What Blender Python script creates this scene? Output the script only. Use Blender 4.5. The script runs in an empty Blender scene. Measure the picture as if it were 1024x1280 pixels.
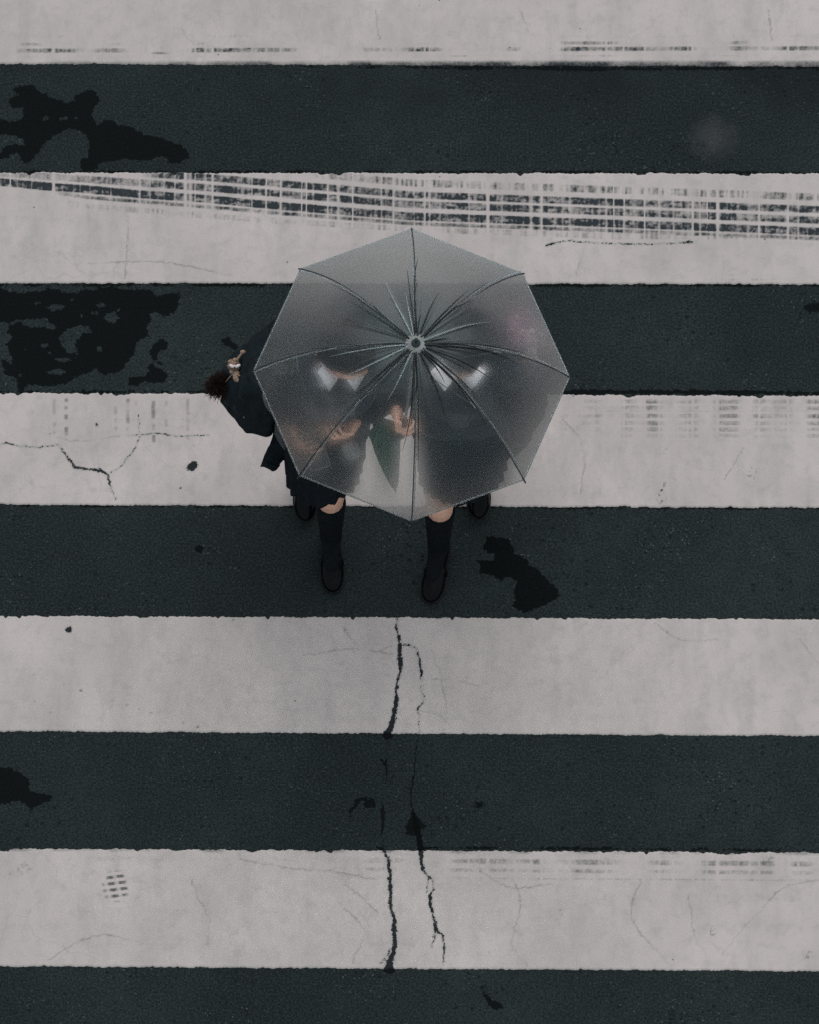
import bpy, bmesh, math, random
import numpy as np
from mathutils import Vector, Matrix, noise as mnoise
S = bpy.context.scene
# ------------------------------------------------------------------ camera
TH = math.radians(21.7); D0 = 28.0; FPX = 9377.0
cam = bpy.data.cameras.new('camera'); camo = bpy.data.objects.new('camera', cam)
S.collection.objects.link(camo); S.camera = camo
camo.location = (0, -D0*math.sin(TH), D0*math.cos(TH)); camo.rotation_euler = (TH, 0, 0)
cam.sensor_fit = 'VERTICAL'; cam.sensor_height = 36; cam.lens = FPX/1280*36
cam.clip_start = 0.1; cam.clip_end = 5000
# ------------------------------------------------------------------ world, sun, exposure
SUN_EL, SUN_AZ = math.radians(58), math.radians(14)
w = bpy.data.worlds.new('World'); S.world = w; w.use_nodes = True
wn = w.node_tree; wn.nodes.clear()
sky = wn.nodes.new('ShaderNodeTexSky'); sky.sky_type = 'NISHITA'; sky.sun_disc = False
sky.sun_elevation = SUN_EL; sky.sun_rotation = SUN_AZ; sky.dust_density = 1.5; sky.air_density = 1.2
hs = wn.nodes.new('ShaderNodeHueSaturation'); hs.inputs['Saturation'].default_value = 0.30
bgn = wn.nodes.new('ShaderNodeBackground'); bgn.inputs['Strength'].default_value = 0.092
wo = wn.nodes.new('ShaderNodeOutputWorld')
wn.links.new(sky.outputs[0], hs.inputs['Color']); cm = wn.nodes.new('ShaderNodeMix'); cm.data_type = 'RGBA'; cm.inputs[0].default_value = 0.6; cm.inputs[7].default_value = (5.0, 5.4, 5.6, 1)   # even cloud layer over the sky
wn.links.new(hs.outputs[0], cm.inputs[6]); wn.links.new(cm.outputs[2], bgn.inputs[0]); wn.links.new(bgn.outputs[0], wo.inputs[0])
sl = bpy.data.lights.new('sun', 'SUN'); sl.energy = 1.1; sl.angle = math.radians(54); sl.color = (1, 0.95, 0.9)
slo = bpy.data.objects.new('sun', sl); S.collection.objects.link(slo)
# light comes from behind the walkers, a little to the right
sd = Vector((math.sin(SUN_AZ)*math.cos(SUN_EL), math.cos(SUN_AZ)*math.cos(SUN_EL), math.sin(SUN_EL)))
slo.rotation_euler = sd.to_track_quat('Z', 'Y').to_euler()
S.view_settings.view_transform = 'Standard'; S.view_settings.look = 'None'
S.view_settings.gamma = 1; S.view_settings.exposure = 0.40
S.render.engine = 'CYCLES'; S.cycles.max_bounces = 10; S.cycles.transparent_max_bounces = 24
S.cycles.use_denoising = False; S.cycles.sample_clamp_indirect = 2.5
random.seed(7); rng = np.random.default_rng(11)

def unproj(px, py, z=0.0):                       # photograph pixel -> point of the place at height z
    v = (640-py)/FPX; s, c = math.sin(TH), math.cos(TH)
    Y = (v*D0 - v*z*c - z*s)/(c - v*s)
    return (px-512)/FPX*(D0 + Y*s - z*c), Y
# ------------------------------------------------------------------ object helpers
def link(o, parent=None):
    S.collection.objects.link(o)
    if parent is not None: o.parent = parent
    return o
def tag(o, label=None, cat=None, group=None, kind=None):
    if label: o['label'] = label
    if cat: o['category'] = cat
    if group: o['group'] = group
    if kind: o['kind'] = kind
    return o
def mk(name, bm, mat, parent=None, smooth=True, mods=()):
    me = bpy.data.meshes.new(name)
    if isinstance(bm, bpy.types.Mesh): me = bm
    else:
        if name != 'canopy': bmesh.ops.recalc_face_normals(bm, faces=bm.faces[:])
        bm.to_mesh(me); bm.free()
    me.materials.clear(); me.materials.append(mat)
    o = link(bpy.data.objects.new(name, me), parent)
    if mods:
        for m in mods:
            md = o.modifiers.new(m[0], m[0])
            for k, v in m[1].items(): setattr(md, k, v)
        dg = bpy.context.evaluated_depsgraph_get(); dg.update()
        nm = bpy.data.meshes.new_from_object(o.evaluated_get(dg))
        o.modifiers.clear(); o.data = nm; me = nm
        if mods[0][0] == 'REMESH':
            b2 = bmesh.new(); b2.from_mesh(nm); bmesh.ops.recalc_face_normals(b2, faces=b2.faces[:]); b2.to_mesh(nm); b2.free()
    for p in me.polygons: p.use_smooth = smooth
    return o
def remesh(v, it=3, disp=None, ds=0.03):
    L = [('REMESH', dict(mode='VOXEL', voxel_size=v)), ('SMOOTH', dict(factor=0.5, iterations=it))]
    if disp:
        t = bpy.data.textures.new('folds', 'CLOUDS'); t.noise_scale = ds; t.noise_depth = 2
        L.append(('DISPLACE', dict(texture=t, strength=disp, mid_level=0.5, texture_coords='GLOBAL')))
    return L
def V(*a): return Vector(a)
def cap(bm, p0, p1, r0, r1, seg=14, M=None):
    p0, p1 = Vector(p0), Vector(p1)
    d = p1-p0; L = d.length
    q = d.to_track_quat('Z', 'Y') if L > 1e-6 else Vector((0,0,1)).to_track_quat('Z','Y')
    prof = [(-r0*math.cos(a), r0*math.sin(a)) for a in (0, .5, 1.0, math.pi/2)] + \
           [(L+r1*math.sin(a), r1*math.cos(a)) for a in (0, .55, 1.1, math.pi/2)]
    rings = []
    for z, r in prof:
        ring = []
        for i in range(1 if r < 1e-6 else seg):
            a = 2*math.pi*i/seg
            p = p0 + q @ Vector((r*math.cos(a), r*math.sin(a), z))
            ring.append(bm.verts.new(M @ p if M else p))
        rings.append(ring)
    _rings(bm, rings)
def _rings(bm, rings, close=True):
    for A, B in zip(rings, rings[1:]):
        n = max(len(A), len(B))
        for i in range(n if close else n-1):
            j = (i+1) % n
            try:
                if len(A) == 1: bm.faces.new((A[0], B[j], B[i]))
                elif len(B) == 1: bm.faces.new((A[i], A[j], B[0]))
                else: bm.faces.new((A[i], A[j], B[j], B[i]))
            except ValueError: pass
def ell(bm, c, r, rot=None, M=None, sub=3):
    m = Matrix.Translation(c) @ (rot.to_4x4() if rot else Matrix.Identity(4)) @ Matrix.Diagonal((*r, 1))
    if M: m = M @ m
    bmesh.ops.create_icosphere(bm, subdivisions=sub, radius=1, matrix=m)
def loft(bm, secs, n=36, capped=True, M=None, fn=None):
    """secs: (centre, half width, half depth, exponent)"""
    rings = []
    for k, (c, a, b, e) in enumerate(secs):
        ring = []
        for i in range(n):
            t = 2*math.pi*i/n; ct, st = math.cos(t), math.sin(t)
            x = a*math.copysign(abs(ct)**(2/e), ct); y = b*math.copysign(abs(st)**(2/e), st)
            if fn: x, y = fn(x, y, t, k/(len(secs)-1))
            p = Vector((c[0]+x, c[1]+y, c[2])); ring.append(bm.verts.new(M @ p if M else p))
        rings.append(ring)
    _rings(bm, rings)
    if capped:
        bm.faces.new(rings[0][::-1]); bm.faces.new(rings[-1])
    return rings
def tube(bm, pts, rad, seg=8, flat=1.0, up=None):
    """tube along pts; rad scalar or list; flat squashes it in the second axis"""
    pts = [Vector(p) for p in pts]; n = len(pts)
    if not isinstance(rad, (list, tuple)): rad = [rad]*n
    rings = []; prev = None
    for i, p in enumerate(pts):
        t = (pts[min(i+1, n-1)] - pts[max(i-1, 0)]).normalized()
        u = Vector(up) if up else (prev if prev else (Vector((0,0,1)) if abs(t.z) < .9 else Vector((1,0,0))))
        u = (u - t*u.dot(t)).normalized(); b = t.cross(u); prev = u
        rings.append([bm.verts.new(p + rad[i]*(math.cos(2*math.pi*k/seg)*b + flat*math.sin(2*math.pi*k/seg)*u)) for k in range(seg)])
    _rings(bm, rings); bm.faces.new(rings[0][::-1]); bm.faces.new(rings[-1])
def spline(ctrl, n):
    c = [Vector(p) for p in ctrl]; c = [c[0]*2-c[1]] + c + [c[-1]*2-c[-2]]; out = []
    m = len(c)-3
    for i in range(n+1):
        u = i/n*m; k = min(int(u), m-1); t = u-k; a, b, d, e = c[k:k+4]
        out.append(.5*((2*b)+(d-a)*t+(2*a-5*b+4*d-e)*t*t+(3*b-a-3*d+e)*t**3))
    return out
# ------------------------------------------------------------------ node helpers
class NT:
    def __init__(s, name):
        s.m = bpy.data.materials.new(name); s.m.use_nodes = True; s.t = s.m.node_tree; s.t.nodes.clear()
        s.out = s.t.nodes.new('ShaderNodeOutputMaterial')
    def n(s, typ, ins=None, **kw):
        nd = s.t.nodes.new('ShaderNode'+typ)
        for k, v in kw.items(): setattr(nd, k, v)
        for k, v in (ins or {}).items():
            if isinstance(v, bpy.types.NodeSocket): s.t.links.new(v, nd.inputs[k])
            else: nd.inputs[k].default_value = v
        return nd
    def math(s, op, a, b=0.0, c=0.0, clamp=False):
        nd = s.n('Math', {0: a, 1: b, 2: c}, operation=op, use_clamp=clamp); return nd.outputs[0]
    def mr(s, v, a, b, c=0.0, d=1.0, smooth=False):
        return s.n('MapRange', {0: v, 1: a, 2: b, 3: c, 4: d}, interpolation_type='SMOOTHSTEP' if smooth else 'LINEAR').outputs[0]
    def mix(s, f, a, b, bt='MIX'):
        nd = s.t.nodes.new('ShaderNodeMix'); nd.data_type = 'RGBA'; nd.blend_type = bt
        for i, v in ((0, f), (6, a), (7, b)):
            if isinstance(v, bpy.types.NodeSocket): s.t.links.new(v, nd.inputs[i])
            else: nd.inputs[i].default_value = v if i == 0 else (*v, 1) if len(v) == 3 else v
        return nd.outputs[2]
    def noise(s, co, sc, det=4, rough=.6, dist=0):
        return s.n('TexNoise', {'Vector': co, 'Scale': sc, 'Detail': det, 'Roughness': rough, 'Distortion': dist}).outputs[0]
    def bump(s, h, st=.3, dist=.005, nrm=None):
        i = {'Height': h, 'Strength': st, 'Distance': dist}
        if nrm: i['Normal'] = nrm
        return s.n('Bump', i).outputs[0]
    def done(s, sh): s.t.links.new(sh, s.out.inputs[0]); return s.m
def simple(name, col, rough=.6, spec=.3, var=.25, sc=40, bump=.2, bd=.002, sheen=0, metal=0, coat=0, col2=None):
    t = NT(name); co = t.n('TexCoord').outputs['Object']
    nz = t.noise(co, sc, 5); c2 = col2 or tuple(x*(1-var) for x in col); c1 = tuple(x*(1+var) for x in col) if not col2 else col
    c = t.mix(t.mr(nz, .35, .65), c2, c1)
    fine = t.noise(co, sc*9, 3)
    p = t.n('BsdfPrincipled', {'Base Color': c, 'Roughness': t.mr(nz, .3, .7, rough*.85, min(1, rough*1.12)), 'Specular IOR Level': spec, 'Metallic': metal,
        'Sheen Weight': sheen, 'Coat Weight': coat, 'Coat Roughness': .15, 'Normal': t.bump(t.math('ADD', nz, t.math('MULTIPLY', fine, .4)), bump, bd)})
    return t.done(p.outputs[0])
# ------------------------------------------------------------------ numpy noise / distance fields
def vnoise(x, y, seed=0):
    r = np.random.default_rng(seed).random((256, 256))
    xi = np.floor(x).astype(int); yi = np.floor(y).astype(int); fx = x-xi; fy = y-yi
    fx = fx*fx*(3-2*fx); fy = fy*fy*(3-2*fy)
    a = r[xi & 255, yi & 255]; b = r[(xi+1) & 255, yi & 255]; c = r[xi & 255, (yi+1) & 255]; d = r[(xi+1) & 255, (yi+1) & 255]
    return (a*(1-fx)+b*fx)*(1-fy)+(c*(1-fx)+d*fx)*fy
def fbm(x, y, seed=0, o=3):
    s = 0; a = .5
    for k in range(o): s = s + a*(vnoise(x*2**k, y*2**k, seed+k)-.5); a *= .5
    return s
def sdpoly(X, Y, poly):
    P = np.array(poly, float); d = np.full(X.shape, 1e9); inside = np.zeros(X.shape, bool)
    for i in range(len(P)):
        ax, ay = P[i]; bx, by = P[(i+1) % len(P)]
        ex, ey = bx-ax, by-ay; wx, wy = X-ax, Y-ay
        t = np.clip((wx*ex+wy*ey)/(ex*ex+ey*ey+1e-12), 0, 1)
        d = np.minimum(d, np.hypot(wx-ex*t, wy-ey*t))
        cond = ((ay > Y) != (by > Y)) & (X < (bx-ax)*(Y-ay)/((by-ay) if abs(by-ay) > 1e-12 else 1e-12)+ax)
        inside ^= cond
    return np.where(inside, d, -d)
def sdline(X, Y, pts, wid):
    """max over segments of (half width - distance); wid per point"""
    out = np.full(X.shape, -1.0)
    for i in range(len(pts)-1):
        (ax, ay), (bx, by) = pts[i], pts[i+1]; ex, ey = bx-ax, by-ay
        t = np.clip(((X-ax)*ex+(Y-ay)*ey)/(ex*ex+ey*ey+1e-12), 0, 1)
        out = np.maximum(out, wid[i]*(1-t)+wid[i+1]*t-np.hypot(X-ax-ex*t, Y-ay-ey*t))
    return out
Z = lambda ox, oy, sc, L: [(ox+a/sc, oy+b/sc) for a, b in L]
U = lambda L: [unproj(a, b) for a, b in L]
WET = [Z(0, 90, 4.096, [(-60,235),(0,240),(75,258),(125,225),(120,185),(70,185),(42,160),(55,125),(95,120),(70,95),(80,72),(125,75),(150,58),(185,75),(205,105),(240,115),(275,140),(310,145),(340,162),(375,150),(385,125),(425,100),(470,92),(495,105),(510,150),(480,180),(470,240),(500,270),(550,245),(590,255),(600,272),(660,278),(740,320),(800,328),(850,350),(930,375),(965,410),(965,440),(910,468),(865,465),(860,440),(800,430),(770,450),(720,450),(640,445),(540,460),(500,475),(495,500),(440,505),(410,490),(415,450),(450,440),(460,370),(440,320),(400,300),(345,290),(290,320),(230,365),(195,410),(165,455),(130,470),(105,455),(100,415),(70,415),(30,445),(-60,450),(-50,420),(0,415),(30,380),(75,370),(130,375),(115,345),(80,325),(0,318),(-60,310)]),
 Z(0, 345, 4.096, [(-90,50),(0,55),(50,85),(130,85),(210,80),(240,65),(300,70),(340,90),(400,90),(430,65),(470,75),(520,55),(590,60),(640,70),(720,65),(780,75),(800,110),(850,90),(920,85),(920,130),(905,175),(850,215),(800,185),(765,190),(775,230),(750,260),(765,305),(720,325),(695,350),(690,400),(650,440),(625,485),(560,505),(515,500),(490,470),(470,490),(390,515),(340,550),(250,565),(150,555),(115,590),(85,570),(90,540),(95,525),(30,505),(5,435),(20,425),(60,460),(60,420),(30,350),(65,310),(35,290),(50,250),(100,235),(150,262),(230,262),(270,275),(290,265),(250,235),(240,215),(150,222),(90,225),(30,240),(0,235),(-90,220)]),
 Z(0, 345, 4.096, [(820,320),(855,335),(858,370),(820,380),(800,420),(840,450),(825,455),(795,430),(790,460),(840,490),(868,515),(830,545),(760,548),(740,535),(700,565),(660,555),(658,525),(690,515),(740,515),(765,485),(745,465),(780,450),(785,415),(757,405),(775,370)]),
 Z(580, 660, 7.314, [(205,75),(280,75),(340,95),(410,90),(440,150),(460,240),(520,260),(570,290),(590,340),(680,380),(710,430),(790,500),(850,560),(865,610),(830,660),(750,700),(640,740),(560,778),(500,755),(445,715),(460,640),(460,560),(490,490),(420,445),(380,455),(345,485),(290,450),(230,420),(145,415),(150,360),(125,295),(200,300),(270,300),(280,240),(220,225),(165,185),(205,140)]),
 Z(0, 760, 2, [(-50,380),(0,395),(25,400),(50,410),(72,430),(75,458),(110,465),(135,470),(120,482),(78,502),(50,480),(20,488),(-50,492)]),
 Z(420, 990, 5.567, [(100,170),(85,150),(130,90),(135,50),(180,35),(230,45),(275,50),(275,90),(245,125),(205,110),(195,70),(165,60),(145,110),(120,130)]),
 Z(420, 990, 5.567, [(530,120),(545,140),(600,215),(625,235),(590,275),(600,320),(605,420),(575,420),(565,310),(490,290),(480,240),(515,190)]),
 [(277,424),(284,422),(292,428),(299,433),(295,438),(286,433),(279,430)], [(1003,383),(1014,379),(1040,382),(1040,390),(1012,391)],
 [(243,684),(249,681),(255,685),(253,690),(246,691)], [(602,1230),(607,1240),(614,1250),(624,1252),(630,1260),(620,1263),(611,1256),(605,1246)],
 [(596,1003),(602,1001),(606,1006),(601,1011),(595,1009)], [(452,995),(459,999),(456,1003),(450,1000)], [(474,948),(481,951),(484,958),(480,956)]]
RIMS = [([(380, 83), (600, 85), (760, 86), (1040, 85)], [0, .005, .007, .004]), ([(-20, 215), (500, 215), (1040, 216)], [.003, .003, .003]), ([(-20, 356), (500, 356), (1040, 357)], [.004, .005, .003]),
 ([(600, 492), (700, 491), (850, 490), (1040, 492)], [.002, .008, .009, .007]), ([(-20, 490), (300, 490)], [.004, .003]), ([(480, 1060), (640, 1060), (760, 1061), (1040, 1063)], [.0005, .002, .003, .002]), ([(-20, 632), (500, 633), (1040, 636)], [.002, .003, .003])]
HOLES = [Z(0, 345, 4.096, [(300,320),(345,270),(400,252),(450,255),(475,290),(420,295),(385,345),(400,400),(340,390),(310,345)])] + \
 [Z(0, 345, 4.096, [(x+a*math.cos(k*1.05), y+b*math.sin(k*1.05)) for k in range(6)]) for x, y, a, b in
  [(285,160,48,20),(195,142,20,7),(520,150,24,13),(484,190,20,9),(568,215,38,30),(602,175,16,10),(230,355,20,13),(510,372,18,16),(322,427,42,13),(290,490,52,15),(370,122,10,8),(420,205,9,7),(130,375,8,8),(100,505,10,10),(260,398,10,8)]] + \
 [Z(0, 90, 4.096, [(x+a*math.cos(k*1.05), y+b*math.sin(k*1.05)) for k in range(6)]) for x, y, a, b in [(235,235,13,15),(325,238,22,11),(390,235,9,8)]]
CR = [ # cracks: (points in photograph pixels, half width m, roughness of the edge)
 ([(496.5,770),(496,787),(499.7,804),(499.7,815),(501,830),(500.6,838),(497.8,852),(495,866),(496,881),(493,894),(489,911),(485,918)], [.002,.004,.0065,.007,.009,.0045,.005,.0055,.008,.0075,.011,.015]),
 ([(500.6,805),(514,808),(521,811),(524,824),(527,841),(527.4,851)], [.003,.0028,.002,.0036,.0048,.002]),
 ([(527.5,858),(530.6,875),(522,888),(525,901),(524,916),(519.4,939),(518.4,965),(515.6,978),(513.8,1002),(517,1018),(520,1035),(524,1050),(526,1062),(526,1076),(528.7,1089),(538.6,1098)], [.0003,.0008,.0005,.0008,.0012,.0017,.0015,.003,.0015,.003,.006,.006,.009,.006,.005,.0035]),
 ([(541,1099),(542,1110),(538,1122),(538.6,1134),(542,1150),(545.7,1162),(553,1169),(554.7,1188),(553.8,1206)], [.0008,.001,.008,.006,.003,.0085,.0025,.004,.0012]),
 ([(535,1100),(534,1116)], [.0018,.0012]), ([(542,1175),(539,1185)], [.001,.0005]), ([(545,1163),(542,1175)],[.005,.002]),
 ([(470,1060),(476,1061),(483,1069),(487.4,1076),(486.5,1098),(489,1112),(488.3,1130),(492.8,1148),(493.6,1166),(493.6,1184),(489,1197),(486.5,1210)], [.002,.005,.005,.0062,.0055,.0068,.0055,.0065,.009,.0095,.010,.017]),
 ([(476,1205),(484,1196),(487,1186)], [.001,.0012,.0012]), ([(485.6,918),(484,940),(482,960),(483,976),(479,1000),(478,1015),(478.4,1027),(479,1060)], [.0008,.0012,.003,.001,.0003,.0055,.003,.0003]),
 ([(0,555.5),(10,554),(18,557),(44,560),(73.6,556.5),(84,571),(95,585),(112,587),(126,588.5),(134.6,594),(138,608),(145,625)], [.001,.0018,.0012,.0006,.0016,.003,.006,.0028,.0075,.003,.0032,.0008]),
 ([(136,593),(152,583),(165,566),(175,548),(173,520)], [.0012,.0009,.002,.0006,.0004]),
 ([(160,545),(193,542),(226,546),(262,544)], [.0005,.0008,.0011,.0003]),
 ([(684,308),(690,305),(700,303),(712,301),(724,303),(760,305),(797,306),(830,305),(846,305),(862,302)], [.003,.0035,.001,.0015,.0008,.0012,.0015,.0008,.001,.0045]),
 ([(855,303),(866,304)],[.002,.002]), ([(237,584.5),(240,584),(243,582)], [.014,.019,.016]),
 ([(86,787.5),(86.5,788)], [.0115]*2), ([(225,611),(225.5,611)], [.004]*2), ([(120,530),(121,533)],[.004]*2)]
HAIR = [[(904,1193),(930,1160),(951,1138),(979,1110),(1022,1101)],[(430,785),(445,805),(467,815),(490,808)],[(540,812),(550,842),(557,877),(559,900)],[(520,888),(550,895),(566,912)],
 [(540,850),(565,850),(600,858)],[(380,820),(440,812),(490,818)],[(210,830),(245,820),(270,832)],[(300,1075),(360,1085),(420,1090),(470,1100)],[(240,1100),(250,1125),(262,1150),(258,1180)],[(60,1200),(120,1170),(180,1180)],
 [(640,1100),(652,1130),(640,1180),(660,1208)],[(800,1100),(790,1150),(835,1205)],[(870,1180),(860,1120)],[(110,330),(200,328),(290,345)],[(730,315),(720,345)],[(700,520),(730,560),(725,620)],[(60,545),(100,552),(150,545)],
 [(470,10),(475,50)],[(660,40),(650,10)],[(960,10),(965,50)],[(905,600),(930,560)],[(120,550),(125,590)],[(430,1135),(455,1165),(440,1205)],[(600,1090),(640,1110),(690,1105)],[(430,1105),(455,1125),(470,1140)],
 [(150,220),(160,290),(155,350)],[(820,780),(850,800),(900,800)],[(1000,800),(1024,830)]]
# ------------------------------------------------------------------ ground
def axis(lo, hi, step, far, extra):
    c = list(np.arange(lo, hi+1e-9, step)); return np.array(sorted(set([-f for f in far] + [f for f in far] + list(extra) + c)))
def gridmesh(name, GX, GY, GZ, attrs):
    ny, nx = GX.shape; me = bpy.data.meshes.new(name)
    co = np.stack([GX, GY, GZ], -1).reshape(-1, 3).astype(np.float32)
    idx = np.arange(nx*ny).reshape(ny, nx)
    q = np.stack([idx[:-1, :-1], idx[:-1, 1:], idx[1:, 1:], idx[1:, :-1]], -1).reshape(-1, 4).astype(np.int32)
    me.vertices.add(len(co)); me.vertices.foreach_set('co', co.ravel())
    me.loops.add(q.size); me.loops.foreach_set('vertex_index', q.ravel())
    me.polygons.add(len(q)); me.polygons.foreach_set('loop_start', np.arange(0, q.size, 4, dtype=np.int32))
    me.update(calc_edges=True)
    for k, a in attrs.items():
        at = me.attributes.new(k, 'FLOAT', 'POINT'); at.data.foreach_set('value', a.reshape(-1).astype(np.float32))
    return me
def wetfield(X, Y):
    jx = fbm(X*80, Y*80, 3, 3)*.009; jy = fbm(X*80, Y*80, 9, 3)*.009
    f = np.full(X.shape, -.03)
    def sub(poly, sign):
        P = U(poly); xs = [p[0] for p in P]; ys = [p[1] for p in P]
        m = (X > min(xs)-.05) & (X < max(xs)+.05) & (Y > min(ys)-.05) & (Y < max(ys)+.05)
        if not m.any(): return
        s = np.clip(sdpoly((X+jx)[m], (Y+jy)[m], P), -.03, .03)
        f[m] = np.maximum(f[m], s) if sign > 0 else np.minimum(f[m], -s)
    for pts, wd in RIMS:
        P = U(pts); m = (np.abs(Y-P[0][1]) < .05)
        f[m] = np.maximum(f[m], np.clip(sdline((X+jx)[m], (Y+jy*.6)[m], P, wd)*(1+0*X[m])+.02*(vnoise(X[m]*14, Y[m]*0, 6)-.6)*.5, -.03, .03))
    for p in WET: sub(p, 1)
    for p in HOLES: sub(p, -1)
    return f
def crackfield(X, Y, gain=1.0):
    jx = fbm(X*90, Y*90, 21, 3)*.012+fbm(X*30, Y*30, 22, 2)*.012; jy = fbm(X*90, Y*90, 33, 3)*.009
    f = np.full(X.shape, -.02); hair = np.zeros(X.shape)
    for pts, wd in CR:
        P = U(pts); xs = [p[0] for p in P]; ys = [p[1] for p in P]
        m = (X > min(xs)-.03) & (X < max(xs)+.03) & (Y > min(ys)-.03) & (Y < max(ys)+.03)
        if m.any():
            wob = 1+1.3*fbm(X[m]*70, Y[m]*70, 5, 2)
            f[m] = np.maximum(f[m], np.clip(sdline((X+jx)[m], (Y+jy)[m], P, [x*gain for x in wd])+.0012*(wob-1)*2, -.02, .02))
    for pts in HAIR:
        P = [tuple(p) for p in spline([(*q, 0) for q in U(pts)], 14)]; P = [(p[0], p[1]) for p in P]
        xs = [p[0] for p in P]; ys = [p[1] for p in P]
        m = (X > min(xs)-.03) & (X < max(xs)+.03) & (Y > min(ys)-.03) & (Y < max(ys)+.03)
        if m.any():
            s = sdline((X+jx*1.3)[m], (Y+jy*1.6)[m], P, [.004]*len(P))
            hair[m] = np.maximum(hair[m], np.clip(s/.004, 0, 1)*np.clip(.4+2.4*fbm(X[m]*12, Y[m]*12, 8, 2)+.35, 0, 1))
    return f, hair
gx = axis(-1.86, 1.86, .006, [2.5, 4, 7, 12, 25, 60, 150, 400, 1200], []); gy = axis(-2.2, 2.4, .006, [3, 5, 8, 14, 25, 60, 150, 400, 1200], [])
GX, GY = np.meshgrid(gx, gy)
wet = wetfield(GX, GY); crk, hr = crackfield(GX, GY, 1.35)
edge = (np.abs(GX) > 1.87) | (GY > 2.41) | (GY < -2.21); wet[edge] = -.03; crk[edge] = -.02; hr[edge] = 0

SC = unproj(892, 172)
def m_asphalt():
    t = NT('asphalt'); co = t.n('NewGeometry').outputs['Position']
    at = lambda n: t.n('Attribute', attribute_name=n).outputs['Fac']
    big = t.noise(co, 1.1, 3); mid = t.noise(co, 14, 4); fine = t.noise(co, 130, 4, .85)
    vor = t.n('TexVoronoi', {'Vector': co, 'Scale': 120.0}); vd = vor.outputs['Distance']; vc = vor.outputs['Color']
    rnd = t.n('SeparateColor', {0: vc}).outputs[0]
    c = t.mix(t.mr(big, .38, .62), (.0130, .0208, .0214), (.0245, .0355, .0362))
    c = t.mix(t.mr(mid, .3, .7, 0, .55), c, (.0105, .016, .017))
    c = t.mix(t.mr(fine, .50, .60, 0, .85), c, (.003, .006, .0065)); c = t.mix(t.mr(fine, .47, .37, 0, .75), c, (.046, .057, .058))
    chip = t.math('MULTIPLY', t.mr(rnd, .90, .97), t.mr(vd, .45, .2))
    patchy = t.mr(t.noise(co, 3.2, 3), .48, .62)
    c = t.mix(t.math('MULTIPLY', chip, t.mr(patchy, 0, 1, .1, .7)), c, (.13, .15, .155))
    v2 = t.n('TexVoronoi', {'Vector': co, 'Scale': 62.0}); r2 = t.n('SeparateColor', {0: v2.outputs['Color']}).outputs[1]
    pit = t.math('MULTIPLY', t.mr(r2, .78, .86), t.mr(v2.outputs['Distance'], .42, .22)); pit = t.math('MULTIPLY', pit, patchy)
    c = t.mix(t.math('MULTIPLY', pit, .75), c, (.004, .007, .008))
    v4 = t.n('TexVoronoi', {'Vector': co, 'Scale': 34.0}); r4 = t.n('SeparateColor', {0: v4.outputs['Color']}).outputs[2]
    blot = t.math('MULTIPLY', t.mr(t.math('ADD', v4.outputs['Distance'], t.math('MULTIPLY', mid, .5)), .60, .38), t.mr(r4, .86, .92)); blot = t.math('MULTIPLY', blot, t.mr(t.noise(co, 2.0, 3), .47, .60))
    c = t.mix(t.math('MULTIPLY', blot, .8), c, (.004, .0075, .0085))
    # rubbed tyre film between two of the bars and a pale scuff
    sx = t.n('SeparateXYZ', {0: co})
    rub = t.math('MULTIPLY', t.mr(sx.outputs[1], 1.52, 1.78, 0, 1, True), t.mr(t.noise(co, 2.3, 2), .35, .6, .0, 1)); rub = t.math('MULTIPLY', rub, t.mr(sx.outputs[1], 1.83, 1.95, 1, 0))
    rub = t.math('MULTIPLY', rub, t.mr(sx.outputs[0], -.9, .3, .25, 1, True))
    c = t.mix(t.math('MULTIPLY', rub, .62), c, (.006, .010, .012))
    dd = t.n('VectorMath', {0: co, 1: (SC[0], SC[1], 0)}, operation='DISTANCE').outputs['Value']
    c = t.mix(t.math('MULTIPLY', t.mr(t.math('ADD', dd, t.math('MULTIPLY', t.noise(co, 22, 5, .7), .12)), .17, .05), .38, clamp=True), c, (.10, .10, .105))
    w_ = t.math('ADD', at('wet'), t.math('MULTIPLY', t.math('SUBTRACT', t.noise(co, 60, 7, .72), .5), .045))
    wf = t.mr(w_, -.0006, .0006)
    c = t.mix(wf, c, t.mix(t.mr(fine, .3, .75), (.0008, .0016, .0020), (.0050, .0085, .0090)))
    cf = t.mr(t.math('ADD', at('crack'), t.math('MULTIPLY', t.math('SUBTRACT', t.noise(co, 110, 4), .5), .008)), -.0004, .0006)
    c = t.mix(cf, c, (.0015, .0025, .003)); c = t.mix(t.math('MULTIPLY', at('hair'), .3), c, (.006, .009, .01))
    hgt = t.math('ADD', t.math('MULTIPLY', vd, -.5), t.math('MULTIPLY', fine, 1.2)); hgt = t.math('SUBTRACT', hgt, t.math('MULTIPLY', pit, 1.2))
    hgt = t.math('MULTIPLY', hgt, t.math('SUBTRACT', 1, t.math('MULTIPLY', wf, .75))); hgt = t.math('SUBTRACT', hgt, t.math('MULTIPLY', cf, 2))
    p = t.n('BsdfPrincipled', {'Base Color': c, 'Roughness': t.mix(wf, (.85,)*3, (.5,)*3), 'Specular IOR Level': t.mr(wf, 0, 1, .15, .03), 'Normal': t.bump(hgt, 1.0, .004)})
    return t.done(p.outputs[0])
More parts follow.
